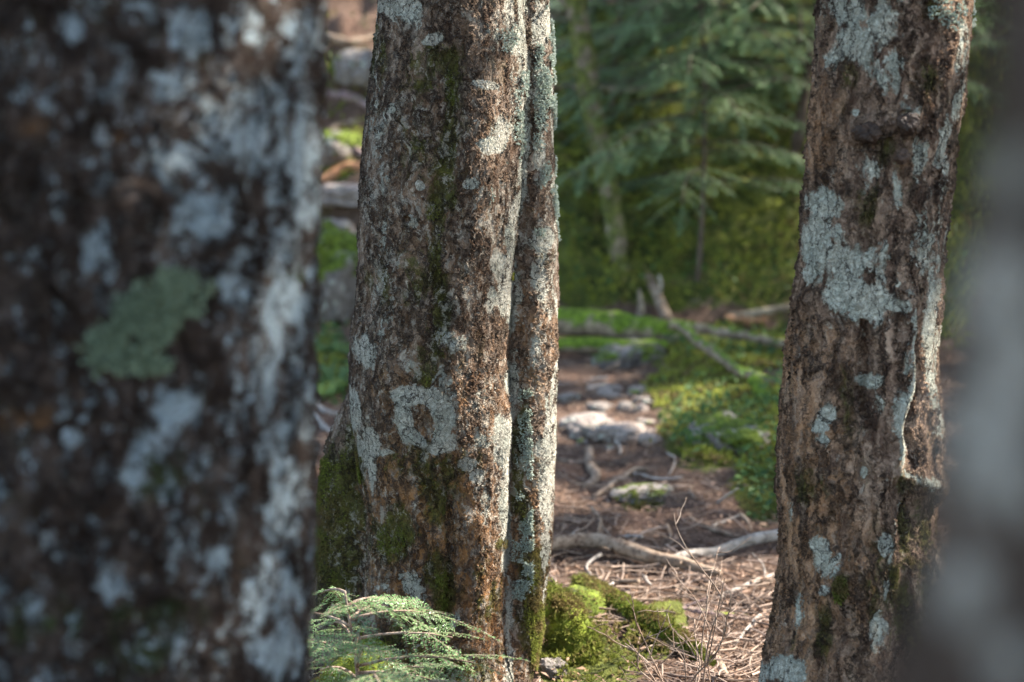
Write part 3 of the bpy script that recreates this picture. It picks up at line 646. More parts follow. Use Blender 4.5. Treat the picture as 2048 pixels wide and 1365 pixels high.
# ------------------------------------------------------------------ branches, logs, roots
def tube_obj(name, path, rad, mat, parent=None, seg=12, lump=0.12, freq=14, seed=0, mosstop=0.0, mossall=0.0):
    V, Q = tube_arrays(path, rad, seg, lump, freq, seed)
    n = len(path); ctr = np.repeat(np.asarray(path), seg, 0); ctr = np.vstack([ctr, path[0], path[-1]])
    upn = (V - ctr)[:, 2] / np.maximum(np.linalg.norm(V - ctr, axis=1), 1e-6)
    m = mosstop * np.clip(upn * 0.7 + 0.4, 0, 1) + mossall
    off = np.array(parent.location) if parent else np.zeros(3)
    return mesh_np(name, V - off, Q, mat, parent, attrs={'moss': m}), V
def on_ground(pts, r, n=40, wob=0.01, seed=0, lift=None):
    """picture points -> smooth path lying on the terrain"""
    w_ = np.array([G(*p[:2]) for p in pts]); path = catmull(w_, n)
    rr = np.interp(np.linspace(0, 1, n), np.linspace(0, 1, len(np.atleast_1d(r))), np.atleast_1d(r))
    lf = 0 if lift is None else np.interp(np.linspace(0, 1, n), np.linspace(0, 1, len(lift)), lift)
    path[:, 2] = H(path[:, 0], path[:, 1]) + rr * 0.7 + lf
    # follow the mean line rather than every bump
    k = 9; path[:, 2] = np.convolve(np.pad(path[:, 2], k // 2, mode='edge'), np.ones(k) / k, 'valid')
    path[:, :2] += wob * fbm(path, 5, 3, seed + 90)[:, None] * np.array([[0.5, 1.0]])
    path[:, 2] += 0.3 * wob * fbm(path, 7, 3, seed + 95)
    return path, rr
def ground_branch(name, pts, r, mat, label, cat, group=None, seed=0, twigs=0, mosstop=0.0, mossall=0.0, lift=None, wob=0.012, n=50, lump=0.14):
    path, rr = on_ground(pts, r, n, wob, seed, lift)
    root = empty(name, path[0], label, cat, group)
    tube_obj('stem', path, rr, mat, root, 12, lump, 16, seed, mosstop, mossall)
    rg = np.random.default_rng(seed + 5)
    for k in range(twigs):
        i = int(rg.uniform(0.15, 0.9) * n); a = rg.uniform(0, 6.28); L = rg.uniform(0.05, 0.13)
        e = path[i] + np.array([math.cos(a) * L, math.sin(a) * L, L * rg.uniform(0.1, 0.5)])
        tube_obj('side_twig', catmull([path[i], (path[i] + e) / 2 + rg.normal(size=3) * 0.01, e], 10), np.linspace(rr[i] * 0.4, rr[i] * 0.15, 10), mat, root, 7, 0.1, 30, k)
    return root, path, rr
fb = 'fallen branches on the forest floor'
ground_branch('fallen_branch', [(1085, 1118), (1180, 1108), (1260, 1122), (1340, 1142), (1440, 1168)], [.019, .020, .020, .018, .010], M['branch'],
              'crooked brown branch lying from the middle trunk towards the right', 'branch', fb, 1, 4, lift=[.015, .02, .02, .015, .01])
ground_branch('fallen_branch', [(1325, 1138), (1390, 1122), (1470, 1112), (1600, 1090)], [.011, .013, .015, .016], M['grey_branch'],
              'smooth pale grey branch reaching behind the leaning trunk', 'branch', fb, 2, 0, wob=0.004, lump=0.06, lift=[.0, .01, .015, .02])
ground_branch('fallen_branch', [(1270, 1232), (1340, 1228), (1400, 1238), (1490, 1240)], [.008, .010, .009, .006], M['root'],
              'low mossy brown stick half sunk in the twig litter', 'branch', fb, 3, 1, mosstop=0.5)
ground_branch('fallen_branch', [(1440, 1200), (1500, 1170), (1545, 1160)], [.007, .007, .006], M['grey_branch'], 'short grey stick beside the base of the leaning trunk', 'branch', fb, 4, 1)
ground_branch('fallen_branch', [(1360, 1205), (1410, 1185), (1465, 1168)], [.004, .006, .006], M['branch'], 'thin straight brown stick crossing the end of the crooked branch', 'branch', fb, 5, 0)
ground_branch('fallen_branch', [(1190, 1000), (1225, 975), (1262, 952), (1300, 945)], [.009, .010, .008, .006], M['branch'], 'slanting brown stick beyond the curled root', 'branch', fb, 6, 1)
ground_branch('fallen_branch', [(1380, 1040), (1420, 1060), (1480, 1078)], [.005, .007, .005], M['branch'], 'thin dark stick on the open brown litter', 'branch', fb, 7, 1)
ground_branch('fallen_branch', [(1420, 1310), (1440, 1335), (1462, 1375)], [.007, .009, .008], M['branch'], 'broken reddish stick among sunlit litter at the lower edge', 'branch', fb, 8, 0)
ground_branch('curled_root', [(1178, 905), (1180, 935), (1192, 955), (1185, 972), (1168, 980)], [.012, .015, .016, .014, .007], M['branch'],
              'pale curled root standing out of the brown litter', 'root', None, 9, 0, wob=0.002)
# big logs in the back
def flog(name, pts, r, label, seed, mosst, stubs=(), group='moss-covered logs', lift=None, mat='log', top=0.0):
    path = catmull([P(*p) for p in pts], 90); rr = np.interp(np.linspace(0, 1, 90), np.linspace(0, 1, len(r)), r)
    path = path + .012 * np.stack([0 * rr, fbm(path, 4, 2, seed), fbm(path, 4, 3, seed + 1)], 1)
    root = empty(name, path[0], label, 'log', group)
    tube_obj('stem', path, rr, M[mat], root, 20, .10, 16, seed, mosst, top)
    for k, (px, h, lean) in enumerate(stubs):
        uu = np.array([proj(path[i:i + 1])[0][0] for i in range(len(path))]); i = int(np.argmin(abs(uu - px)))
        b0 = path[i]; e = b0 + np.array([lean, 0, h])
        tube_obj('broken_stub', catmull([b0, (b0 + e) / 2 + np.array([0.01, 0, 0]), e], 14), np.linspace(0.028, 0.006, 14), M['bark_far'], root, 9, 0.2, 20, k, 0.2)
    return root, path, rr
L1 = flog('fallen_log', [(860, 610, 8.7), (1020, 630, 8.5), (1180, 645, 8.4), (1300, 662, 8.3), (1390, 672, 8.25)], [.055, .062, .060, .056, .040], 'large mossy log lying across the back of the clearing', 31, .45, [(1275, .17, 0.0)], top=.30)
L2 = flog('fallen_log', [(1340, 648, 8.15), (1420, 660, 8.1), (1500, 676, 8.0), (1620, 696, 7.9)], [.024, .023, .020, .017], 'slim log running on from the mossy one to the leaning trunk', 32, .5)
L3 = flog('fallen_log', [(930, 682, 8.25), (1060, 688, 8.2), (1180, 690, 8.15), (1260, 694, 8.1), (1335, 690, 8.1)], [.024, .030, .034, .032, .022], 'thin bright-mossed log just in front of the large one', 33, 1.0, top=.2)
L4 = flog('fallen_log', [(1362, 655, 8.0), (1400, 686, 7.7), (1450, 722, 7.4), (1500, 752, 7.1), (1640, 772, 6.8)], [.018, .021, .021, .019, .016], 'pale diagonal log sloping down over the green ground cover', 34, .6)
L5 = flog('fallen_log', [(1370, 650, 8.9), (1430, 640, 8.85), (1500, 628, 8.8), (1600, 608, 8.8)], [.014, .018, .020, .016], 'thin dark branch-like log above the slim one', 35, .1, [(1385, .10, 0.01)])
# moss-wrapped branch hanging down from the diagonal log
pp = [P(1508, 762, 6.9), P(1528, 790, 6.8), P(1540, 830, 6.75), P(1530, 885, 6.7)]
root = empty('mossy_branch', pp[-1], 'bright green moss-wrapped branch curving down from the diagonal log', 'branch')
tube_obj('stem', catmull(pp, 30), np.linspace(.024, .016, 30), M['log'], root, 10, .25, 30, 3, 0, 1.0)
# rotten orange end of wood
ground_branch('rotten_log', [(1450, 650), (1490, 648), (1530, 652)], [.018, .022, .018], M['red_branch'], 'crumbling orange-red rotten wood behind the slim log', 'log', None, 37, 0, n=40, lump=.3)

# leaning red-brown stem and mossy slender trees in the back
def slim_tree(pts, Ys, r, label, seed, moss, limbs=4, name='slender_tree', mat='bark_far', top=None):
    w_ = [P(px, py, Y_) for (px, py), Y_ in zip(pts, Ys)]
    w_[0][2] = float(H(w_[0][0], w_[0][1])) - 0.05
    path = catmull(w_, 80); rr = np.interp(np.linspace(0, 1, 80), np.linspace(0, 1, len(r)), r)
    root = empty(name, path[0] + np.array([0, 0, 0.05]), label, 'tree', 'slender mossy trees on the bank')
    tube_obj('trunk', path, rr, M[mat], root, 16, .14, 10, seed, 0.0, moss)
    rg = np.random.default_rng(seed)
    for k in range(limbs):
        i = int(rg.uniform(0.45, 0.95) * 79); a = rg.uniform(0, 6.28); L = rg.uniform(0.3, 0.7)
        e = path[i] + np.array([math.cos(a) * L, math.sin(a) * L, rg.uniform(-.1, .3)])
        tube_obj('limb', catmull([path[i], (path[i] + e) / 2 + rg.normal(size=3) * 0.04, e], 14), np.linspace(rr[i] * .4, .006, 14), M[mat], root, 7, .15, 20, k, 0, moss * .6)
    return root
S1 = slim_tree([(1245, 612), (1238, 520), (1228, 430), (1210, 340), (1188, 240), (1168, 110), (1150, -20), (1120, -300)], [9.05] * 8, [.046, .040, .044, .044, .050, .054, .050, .04], 'slender mossy tree behind the large log, its upper trunk sunlit beside the middle tree', 51, .55, 3)
ls = [P(1334, 640, 8.75), P(1310, 580, 8.9), P(1285, 540, 9.1), P(1262, 505, 9.3)]
root = empty('leaning_stem', ls[0], 'bare red-brown stem leaning on the bank behind the large log', 'branch')
tube_obj('stem', catmull(ls, 40), np.linspace(.026, .016, 40), M['branch'], root, 12, .15, 12, 5, .1)
tube_obj('side_twig', catmull([P(1318, 592, 8.85), P(1322, 570, 8.8), P(1318, 550, 8.8)], 12), np.linspace(.010, .006, 12), M['grey_branch'], root, 8, .1, 20, 6)

# ------------------------------------------------------------------ root and mossy plank at the foot of the middle tree
def root_obj(pts3, r, label, mat, seed, mosst, mossall, name='root', tufts=0, flat=1.0):
    path = catmull(pts3, 60); rr = np.interp(np.linspace(0, 1, 60), np.linspace(0, 1, len(r)), r)
    root = empty(name, path[0], label, 'root', 'roots around the middle tree')
    o, V = tube_obj('root_body', path, rr, M[mat], root, 24, .16, 9, seed, mosst, mossall)
    if tufts:
        nseg = 24; ctr = np.vstack([np.repeat(path, nseg, 0), path[:1], path[-1:]]); nn = V - ctr; nn /= np.maximum(np.linalg.norm(nn, axis=1, keepdims=True), 1e-6)
        m = mosst * np.clip(nn[:, 2] * 0.7 + 0.4, 0, 1) + mossall + 0.35 * fbm(V, 12, 3, seed)
        idx = np.flatnonzero(m > 0.5); idx = rng.choice(idx, tufts)
        pts = V[idx] + rng.normal(size=(tufts, 3)) * rr.mean() * 0.12
        tag(scatter_tufts('moss', pts, nn[idx], 0.010, M['moss'], root, 4, .15, .9, .3), kind='stuff')
    return root
def S(px, py, Y): return P(px, py, Y)
root_obj([S(1060, 1215, 4.40), S(1100, 1225, 4.42), S(1135, 1260, 4.40), S(1150, 1330, 4.36), S(1150, 1400, 4.34)], [.050, .055, .052, .050, .05], 'thick buttress root under bright moss beside the middle trunk', 'root', 5, .5, .45, tufts=3600)
root_obj([S(1130, 1215, 4.66), S(1165, 1240, 4.62), S(1195, 1268, 4.56), S(1225, 1295, 4.50), S(1250, 1320, 4.42)], [.055, .070, .055, .030, .012], 'bare purplish root beside the moss-covered buttress', 'purple_root', 6, .45, .15, tufts=300)
root_obj([G(1160, 1190) + [0, 0, .03], G(1230, 1228) + [0, 0, .025], G(1300, 1268) + [0, 0, .02], G(1370, 1306) + [0, 0, .015], G(1420, 1340)], [.020, .026, .026, .022, .012], 'long straight mossy root slanting down to the right', 'log', 7, .8, .15, tufts=2600)
root_obj([S(740, 1330, 4.0), S(700, 1370, 3.9), S(650, 1420, 3.8)], [.06, .05, .04], 'low root at the left foot of the middle trunk', 'root', 8, .5, .3, tufts=500)
# roots on the hillside seen left of the middle trunk and at the top
hg = 'bare roots crossing the hillside'
hr = [([(600, 75), (680, 95), (760, 88)], .035, 'pale root crossing the hillside high left of the middle trunk'),
      ([(600, 215), (680, 205), (770, 230)], .04, 'dark thick root halfway up the left gap'), ([(640, 290), (690, 255), (770, 240)], .03, 'slanting root just below the dark thick one'),
      ([(600, 300), (680, 310), (750, 330)], .03, 'lowest root above the sunlit stones'), ([(1090, 118), (1160, 100), (1260, 78), (1330, 50)], .035, 'dark root on the slope right of the middle trunk top'),
      ([(1090, 200), (1150, 180), (1210, 178)], .02, 'thin root below the dark one beside the pale trunk')]
for k, (p_, r_, lb) in enumerate(hr):
    ground_branch('hillside_root', p_, [r_ * .5, r_ * .75, r_ * .35], M['root'] if k % 2 else M['branch'], lb, 'root', hg, 100 + k, 0, mosstop=.25, wob=.05, n=50, lump=.2)
ground_branch('rotten_log', [(640, 375), (690, 350), (740, 345)], [.02, .028, .02], M['red_branch'], 'orange broken wood in the left gap above the sunlit stones', 'log', None, 120, 0, n=30, lump=.3)
for k, (p_, lb) in enumerate([([(600, 830), (640, 850), (690, 880)], 'grey stick low in the left gap'), ([(610, 800), (650, 825), (700, 835)], 'pale stick above the grey one in the left gap')]):
    ground_branch('fallen_branch', p_, [.012, .012, .01], M['grey_branch'], lb, 'branch', fb, 130 + k, 0, n=30)

# ------------------------------------------------------------------ rocks
def ico(sub):
    import bmesh
    bm = bmesh.new(); bmesh.ops.create_icosphere(bm, subdivisions=sub, radius=1.0)
    V = np.array([v.co[:] for v in bm.verts]); Q = np.array([[v.index for v in f.verts] for f in bm.faces]); bm.free(); return V, Q
ICO = ico(5)
def rock(px, py, sx, sy, sz, label, seed, mosst, mat='rock', sink=0.35):
    g = G(px, py); V, Q = ICO; q = V.copy()
    q = q * (1 + 0.28 * fbm(q + seed * 7, 1.1, 2, seed) + 0.13 * fbm(q + seed, 3.0, 5, seed, .6))[:, None]
    q = q * (1 - 0.12 * np.abs(fbm(q + seed * 2, 2.2, 4, seed + 8, .6)))[:, None]; q = np.sign(q) * np.abs(q) ** 0.8
    up = q[:, 2]
    q = q * np.array([sx, sy, sz]); c = g + np.array([0, sy * 0.5, 0]); c[2] = H(c[0], c[1]) + sz * (0.5 - sink)
    m = mosst * (0.45 + 0.5 * np.clip(up, -1, 1)) + 0.25 * fbm(V, 2, 3, seed + 3)
    o = mesh_np('rock', q, Q, M[mat], None, attrs={'moss': m}); o.location = tuple(c); o.rotation_euler = (0, 0, seed * 1.3)
    return tag(o, label, 'rock', 'rocks on the forest floor')
rock(1235, 880, .09, .09, .04, 'pale sunlit rock on the ground right of the middle trunk', 1, .25, 'pale_rock')
rock(1165, 855, .08, .08, .035, 'low sunlit stone tucked behind the middle trunk', 2, .2, 'pale_rock')
rock(1265, 735, .16, .12, .08, 'grey rock with yellow moss in front of the thin mossed log', 3, .6)
rock(1465, 900, .14, .12, .07, 'grey rock under the hanging moss-wrapped branch', 4, .7)
rock(1285, 1000, .10, .07, .022, 'small flat stone with a thin cap of moss', 5, .6)
rock(1105, 1350, .03, .03, .022, 'small purplish stone beside the moss at the lower edge', 6, .1)
rock(690, 425, .2, .16, .05, 'flat sunlit stone in the left gap', 7, .1, 'pale_rock')
rock(670, 500, .12, .12, .06, 'brown sunlit stone below the flat one', 8, .1, 'pale_rock')
rock(720, 185, .16, .12, .10, 'dark angular stone between the upper hillside roots', 14, .3)
rock(665, 320, .14, .12, .09, 'mossy stone just above the orange broken wood', 15, .7)
rock(650, 640, .2, .2, .25, 'moss-capped boulder in the left gap', 9, 1.0)
rock(1130, 40, .2, .15, .1, 'sunlit mossy boulder at the top beside the middle trunk', 11, .6, 'pale_rock')
rock(1330, 20, .4, .3, .2, 'grey boulder at the top of the slope', 12, .4)

rgp = np.random.default_rng(3)
for k in range(26):
    a_, b_ = rgp.uniform(1125, 1310), rgp.uniform(770, 910); r_ = rgp.uniform(.018, .05)
    o = rock(a_, b_, r_, r_ * rgp.uniform(.7, 1), r_ * rgp.uniform(.4, .7), 'small pale stone among the sunlit rubble right of the middle trunk', 20 + k, rgp.uniform(0, .6), 'pale_rock' if k % 3 else 'rock')
    o['group'] = 'small stones in the sunlit rubble'
# ------------------------------------------------------------------ hemlock foliage
def spray_template(L, nside, side, npair, nl, nw, seed, droop=.25, sub=True):
    """flat spray along +X: side twigs with two rows of needles; returns stems, needles"""
    rg = np.random.default_rng(seed); seg = []; ax = []
    t = np.linspace(0, 1, 9); main = np.stack([t * L, 0.03 * L * np.sin(t * 4 + seed), -droop * L * t ** 2], 1)
    ax.append((main, .004 * L / .4))
    twigs = [main]
    for k in range(nside):
        u = (k + .7) / nside; b = np.array([np.interp(u, t, main[:, i]) for i in range(3)])
        sg = 1 if k % 2 else -1; a = sg * rg.uniform(.75, 1.05); l = side * (1 - u * .78) * rg.uniform(.7, 1.1) * min(1, .35 + u * 3)
        tt = np.linspace(0, 1, 5)[:, None]; d = np.array([math.cos(a), math.sin(a), -.1 + rg.uniform(-.12, .12)])
        tw = b + d * l * tt + np.array([.25 * l, 0, -.22 * l]) * tt ** 2; twigs.append(tw)
        if sub and l > side * .45:
            for q in (.35, .55, .75):
                b2 = b + (tw[-1] - b) * q; a2 = a + rg.choice([-1, 1]) * .8; l2 = l * (.5 - .35 * q)
                twigs.append(b2 + np.array([math.cos(a2), math.sin(a2), -.15]) * l2 * tt)
    nd = []
    for tw in twigs:
        l = np.linalg.norm(tw[-1] - tw[0]); cnt = max(3, int(l * npair))
        s = (np.arange(cnt) + .5) / cnt; s0 = np.linspace(0, 1, len(tw)); b = np.stack([np.interp(s, s0, tw[:, i]) for i in range(3)], 1)
        d = (tw[-1] - tw[0]) / max(l, 1e-6); sd = np.cross(np.array([0, 0, 1.0]), d); sd /= np.linalg.norm(sd)
        for sg in (1, -1):
            dd = sd * sg * .9 + d * .45 + rg.normal(size=(cnt, 3)) * .16; dd /= np.linalg.norm(dd, axis=1, keepdims=True)
            ll = (nl * rg.uniform(.6, 1.15, cnt))[:, None]; wv = np.cross(dd, np.array([0, 0, 1.0]) + rg.normal(size=(cnt, 3)) * .35); wv /= np.linalg.norm(wv, axis=1, keepdims=True)
            nd.append(np.stack([b, b + dd * ll * .5 + wv * nw, b + dd * ll, b + dd * ll * .5 - wv * nw], 1))
    st = [tube_arrays(tw, np.linspace(.0022, .0008, len(tw)) * (L / .4), 3, 0, 1, 0, cap=False) for tw in twigs]
    return join(st), np.concatenate(nd)
def place(arrs, mats_):
    """arrs (n,k,3) needles template, transforms list of (R 3x3, t 3) -> stacked"""
    return np.concatenate([arrs @ Rm.T + t for Rm, t in mats_])
def frame(d, roll, s=1.0):
    d = d / np.linalg.norm(d); up = np.array([0, 0, 1.0]); y = np.cross(up, d); y /= max(np.linalg.norm(y), 1e-6); z = np.cross(d, y)
    y2 = y * math.cos(roll) + z * math.sin(roll); z2 = np.cross(d, y2)
    return np.stack([d, y2, z2], 1) * s
SP_FAR = [spray_template(.34, 13, .105, 72, .017, .0034, 5 + k, .12, sub=False) for k in range(3)]
SP_NEAR = [spray_template(.22, 11, .080, 120, .0125, .0024, 15 + k, .2, sub=False) for k in range(3)]
def hemlock(base, h, reach, nb, label, seed, temps, mat='needle', spacing=.085, thick=.03, group='young hemlocks on the bank', zmin=.12, name='hemlock', scale=1.0, side=None):
    rg = np.random.default_rng(seed); base = np.array(base, float)
    root = empty(name, base, label, 'tree', group)
    tt = np.linspace(0, 1, 40); path = base + np.stack([.06 * h * np.sin(tt * 2.2 + seed), .03 * h * np.sin(tt * 3), h * tt], 1)
    tube_obj('trunk', path, np.linspace(thick, .004, 40), M['dark_twig'], root, 10, .12, 10, seed, .1)
    X = [[] for _ in temps]; limbs = []
    for k in range(nb):
        u = zmin + (1 - zmin) * (k + rg.uniform()) / nb; i = int(u * 39); b = path[i]; a = k * 2.4 + rg.uniform(-.5, .5)
        if side is not None and rg.uniform() < .6: a = side + rg.uniform(-.9, .9)
        l = reach * (1 - .75 * u) * rg.uniform(.65, 1.1) + .1 * scale
        n = max(4, int(l / spacing)); s = np.linspace(0, 1, n + 1)
        bp = b + np.stack([math.cos(a) * l * s, math.sin(a) * l * s, l * (.14 * s - .30 * s ** 2)], 1); bp[:, :2] += .03 * l * np.sin(s * 5 + k)[:, None]
        limbs.append(tube_arrays(bp, np.linspace(thick * .35, .0025 * scale, n + 1), 5, .1, 10, k, cap=False))
        for j in range(1, n + 1):
            d = bp[j] - bp[j - 1]; d /= np.linalg.norm(d); sd = np.cross([0, 0, 1.0], d)
            for sg in ((-1, 1) if j < n else (0,)):
                dd = d * (.7 if sg else 1) + sd * sg * rg.uniform(.5, .9); dd[2] -= rg.uniform(.0, .25)
                q = rg.integers(len(temps)); X[q].append((frame(dd, rg.uniform(-.35, .35), rg.uniform(.6, 1.05) * (1 - .35 * s[j])), bp[j]))
    N_ = np.concatenate([place(temps[q][1].reshape(-1, 3), X[q]) for q in range(len(temps)) if X[q]])
    rr = np.clip(.5 + .4 * fbm(N_[::4], 3.5, 3, seed) + rg.uniform(-.2, .2, len(N_) // 4), 0, 1)
    mesh_np('crown', N_ - base, np.arange(len(N_)).reshape(-1, 4), M[mat], root, fattrs={'rnd': rr}, smooth=False)
    st = []
    for q in range(len(temps)):
        for Rm, t in X[q]: st.append((temps[q][0][0] @ Rm.T + t, temps[q][0][1]))
    V, Q = join(limbs + st); mesh_np('branches', V - base, Q, M['dark_twig'], root, attrs={'moss': np.zeros(len(V))})
    return root
def gp(px, Y):
    x = P(px, 600, Y)[0]; return np.array([x, Y, float(H(x, Y))])
hemlock(gp(1590, 9.6), 3.4, 1.26, 150, 'large dark hemlock spreading its sprays left of the leaning trunk', 201, SP_FAR, side=math.pi + .3, zmin=.12)
hemlock(gp(1345, 8.95), 2.3, .95, 44, 'shorter hemlock spreading in front of the slender mossy tree on the bank', 202, SP_FAR, zmin=.20, thick=.012)
hemlock(gp(1960, 9.8), 3.6, 1.3, 60, 'shaded hemlock seen between the leaning trunk and the near blurred one', 203, SP_FAR)
hemlock(gp(1250, 9.9), 1.3, .8, 22, 'small hemlock seedling around the slender mossy tree', 206, SP_FAR, thick=.015)
# sapling in front of the middle tree
b0 = P(700, 1420, 3.62); b0[2] = 0.0
b0 = np.array([b0[0], 3.62, float(H(b0[0], 3.62))])
def sapling(base, tips, label, seed):
    rg = np.random.default_rng(seed); root = empty('hemlock_sapling', base, label, 'sapling')
    stems = []; X = [[] for _ in SP_NEAR]
    top = P(690, 1185, 3.62); path = catmull([base, (base + top) / 2 + np.array([.02, 0, .0]), top], 30)
    stems.append(tube_arrays(path, np.linspace(.007, .002, 30), 8, .1, 20, 1))
    for (i0, tp) in tips:
        b = path[i0]; e = np.array(tp); n = max(4, int(np.linalg.norm(e - b) / .068)); s = np.linspace(0, 1, n + 1)[:, None]
        bp = b + (e - b) * s + np.array([0, 0, .10]) * np.linalg.norm(e - b) * 4 * s * (1 - s) * .6
        stems.append(tube_arrays(bp, np.linspace(.0035, .001, n + 1), 6, .1, 30, i0))
        for j in range(1, n + 1):
            d = bp[j] - bp[j - 1]; d /= np.linalg.norm(d); sd = np.cross([0, 0, 1.0], d)
            for sg in ((-1, 1) if j < n else (0,)):
                if rg.uniform() < .3: continue
                dd = d * .8 + sd * sg * rg.uniform(.5, .9); dd[2] -= rg.uniform(0, .15)
                q = rg.integers(3); X[q].append((frame(dd, rg.uniform(-.6, .6), rg.uniform(.34, .7)), bp[j]))
    N_ = np.concatenate([place(SP_NEAR[q][1].reshape(-1, 3), X[q]) for q in range(3) if X[q]])
    rr = np.clip(.55 + .3 * fbm(N_[::4], 9, 3, seed) + rg.uniform(-.25, .25, len(N_) // 4), 0, 1)
    mesh_np('needles', N_ - base, np.arange(len(N_)).reshape(-1, 4), M['needle_near'], root, fattrs={'rnd': rr}, smooth=False)
    for q in range(3):
        for Rm, t in X[q]: stems.append((SP_NEAR[q][0][0] @ Rm.T + t, SP_NEAR[q][0][1]))
    V, Q = join(stems); mesh_np('stems', V - base, Q, M['twig'], root, attrs={'moss': np.zeros(len(V))})
sapling(b0, [(27, P(760, 1195, 3.7)), (29, P(640, 1190, 3.75)), (25, P(850, 1225, 3.66)), (22, P(905, 1275, 3.6)), (18, P(945, 1325, 3.5)), (15, P(850, 1335, 3.45)), (24, P(605, 1225, 3.7)), (20, P(600, 1280, 3.6)), (16, P(640, 1340, 3.4)), (26, P(720, 1225, 3.4)), (20, P(720, 1280, 3.3)), (22, P(660, 1250, 3.9)), (25, P(780, 1215, 3.85)), (17, P(880, 1365, 3.6)), (13, P(800, 1390, 3.4)),
             (18, P(740, 1300, 3.3)), (12, P(760, 1370, 3.0)), (10, P(960, 1375, 3.1)), (8, P(690, 1390, 3.1))], 'bright young hemlock sapling with flat sprays at the foot of the middle trunk', 301)

# ------------------------------------------------------------------ ferns in the left gap
def fern(base, n, L, label, seed):
    rg = np.random.default_rng(seed); root = empty('fern', base, label, 'fern', 'small ferns in the left gap'); quads = []; st = []
    for k in range(n):
        a = k * 6.28 / n + rg.uniform(-.3, .3); l = L * rg.uniform(.7, 1.1); s = np.linspace(0, 1, 22)
        bp = base + np.stack([math.cos(a) * l * s, math.sin(a) * l * s, l * (1.0 * s - .85 * s ** 2)], 1)
        st.append(tube_arrays(bp, .0015, 4, 0, 1, 0, cap=False))
        d = np.gradient(bp, axis=0); d /= np.linalg.norm(d, axis=1, keepdims=True); sd = np.cross([0, 0, 1.0], d); sd /= np.linalg.norm(sd, axis=1, keepdims=True)
        ll = (l * .25 * np.sin(np.clip(s * 1.05, 0, 1) * math.pi) ** .7)[:, None]
        for sg in (1, -1):
            t = bp + (sd * sg + d * .35) * ll; wv = d * .010
            quads.append(np.stack([bp, (bp + t) / 2 + wv, t, (bp + t) / 2 - wv], 1))
    Q_ = np.concatenate(quads).reshape(-1, 3)
    mesh_np('fronds', Q_ - base, np.arange(len(Q_)).reshape(-1, 4), M['herb'], root, fattrs={'rnd': rg.uniform(.4, 1, len(Q_) // 4)}, smooth=False)
    V, Q = join(st); mesh_np('stalks', V - base, Q, M['twig'], root, attrs={'moss': np.ones(len(V)) * .7})
fern(G(672, 790), 9, .28, 'fern with arching fronds beside the moss-capped boulder', 401)
fern(G(640, 720), 8, .22, 'smaller fern above the other one in the left gap', 402)

# ------------------------------------------------------------------ bare twig shrub, lower right
def twig_shrub():
    rg = np.random.default_rng(12); base = P(1365, 1420, 3.95); base[2] = float(H(base[0], base[1]))
    root = empty('twig_shrub', base, 'leafless shrub of thin pale twigs in front of the brown litter', 'shrub')
    def grow(p, d, L, r, depth):
        n = 8; pts = [p]; dd = d.copy()
        for i in range(n):
            dd = dd + rg.normal(size=3) * .13; dd[2] += .03; dd /= np.linalg.norm(dd); pts.append(pts[-1] + dd * L / n)
        pts = np.array(pts); V, Q = tube_arrays(pts, np.linspace(r, r * .45, n + 1), 6, .1, 60, depth)
        mesh_np('twig', V - base, Q, M['twig'], root, attrs={'moss': np.zeros(len(V))})
        if depth < 2:
            for i in ((3, 5, 7) if depth == 0 else (4, 7)):
                a = rg.normal(size=3) * .8 + dd; a[2] = abs(a[2]) * .8 + .1; a /= np.linalg.norm(a)
                grow(pts[i], a, L * rg.uniform(.35, .6), r * .65, depth + 1)
    for tp in [(1375, 1130), (1340, 1155), (1235, 1260), (1415, 1200), (1510, 1230), (1290, 1290), (1460, 1290), (1330, 1210)]:
        t = P(tp[0], tp[1], 3.95 + rg.uniform(-.15, .15)); d = t - base; L = np.linalg.norm(d); grow(base + rg.normal(size=3) * np.array([.03, .03, 0]), d / L, L * .95, .0024, 0)
twig_shrub()

# ------------------------------------------------------------------ scatter on the ground
def ground_points(n, y0, y1, pw=1.0, margin=1.25):
    """random points inside a wedge a bit wider than the view, denser near"""
    y = y0 * (y1 / y0) ** (rng.uniform(size=n) ** pw); half = (1024 / F) * margin
    x = rng.uniform(-half, half, n) * y + 0.0
    return x, y, H(x, y)
def tnormal(x, y):
    e = .02; n = np.stack([-(H(x + e, y) - H(x - e, y)) / (2 * e), -(H(x, y + e) - H(x, y - e)) / (2 * e), np.ones(len(x))], 1)
    return n / np.linalg.norm(n, axis=1, keepdims=True)
# dead leaf flakes and bark chips
x, y, z = ground_points(120000, 3.4, 14)
m = moss_field(x, y, z); keep = rng.uniform(size=len(x)) > m * .92; x, y, z = x[keep], y[keep], z[keep]; n_ = len(x)
L = (.004 + .010 * rng.uniform(size=n_) ** 2.2)[:, None]; a = rng.uniform(0, 6.28, n_); d = np.stack([np.cos(a), np.sin(a), rng.normal(size=n_) * .25], 1); s = np.cross(d, [0, 0, 1.0] + rng.normal(size=(n_, 3)) * .4); s /= np.linalg.norm(s, axis=1, keepdims=True)
Wd = L * rng.uniform(.08, .5, (n_, 1)); c = np.stack([x, y, z + .006 + rng.uniform(0, .008, n_)], 1); upv = np.array([0, 0, 1.0]) * L * .25
V = np.stack([c - d * L, c + s * Wd + upv, c + d * L, c - s * Wd + upv * .5], 1).reshape(-1, 3)
tag(mesh_np('leaf_litter', V, np.arange(len(V)).reshape(-1, 4), M['flake'], fattrs={'rnd': rng.uniform(0, 1, n_) ** 1.6}, smooth=False), kind='stuff')
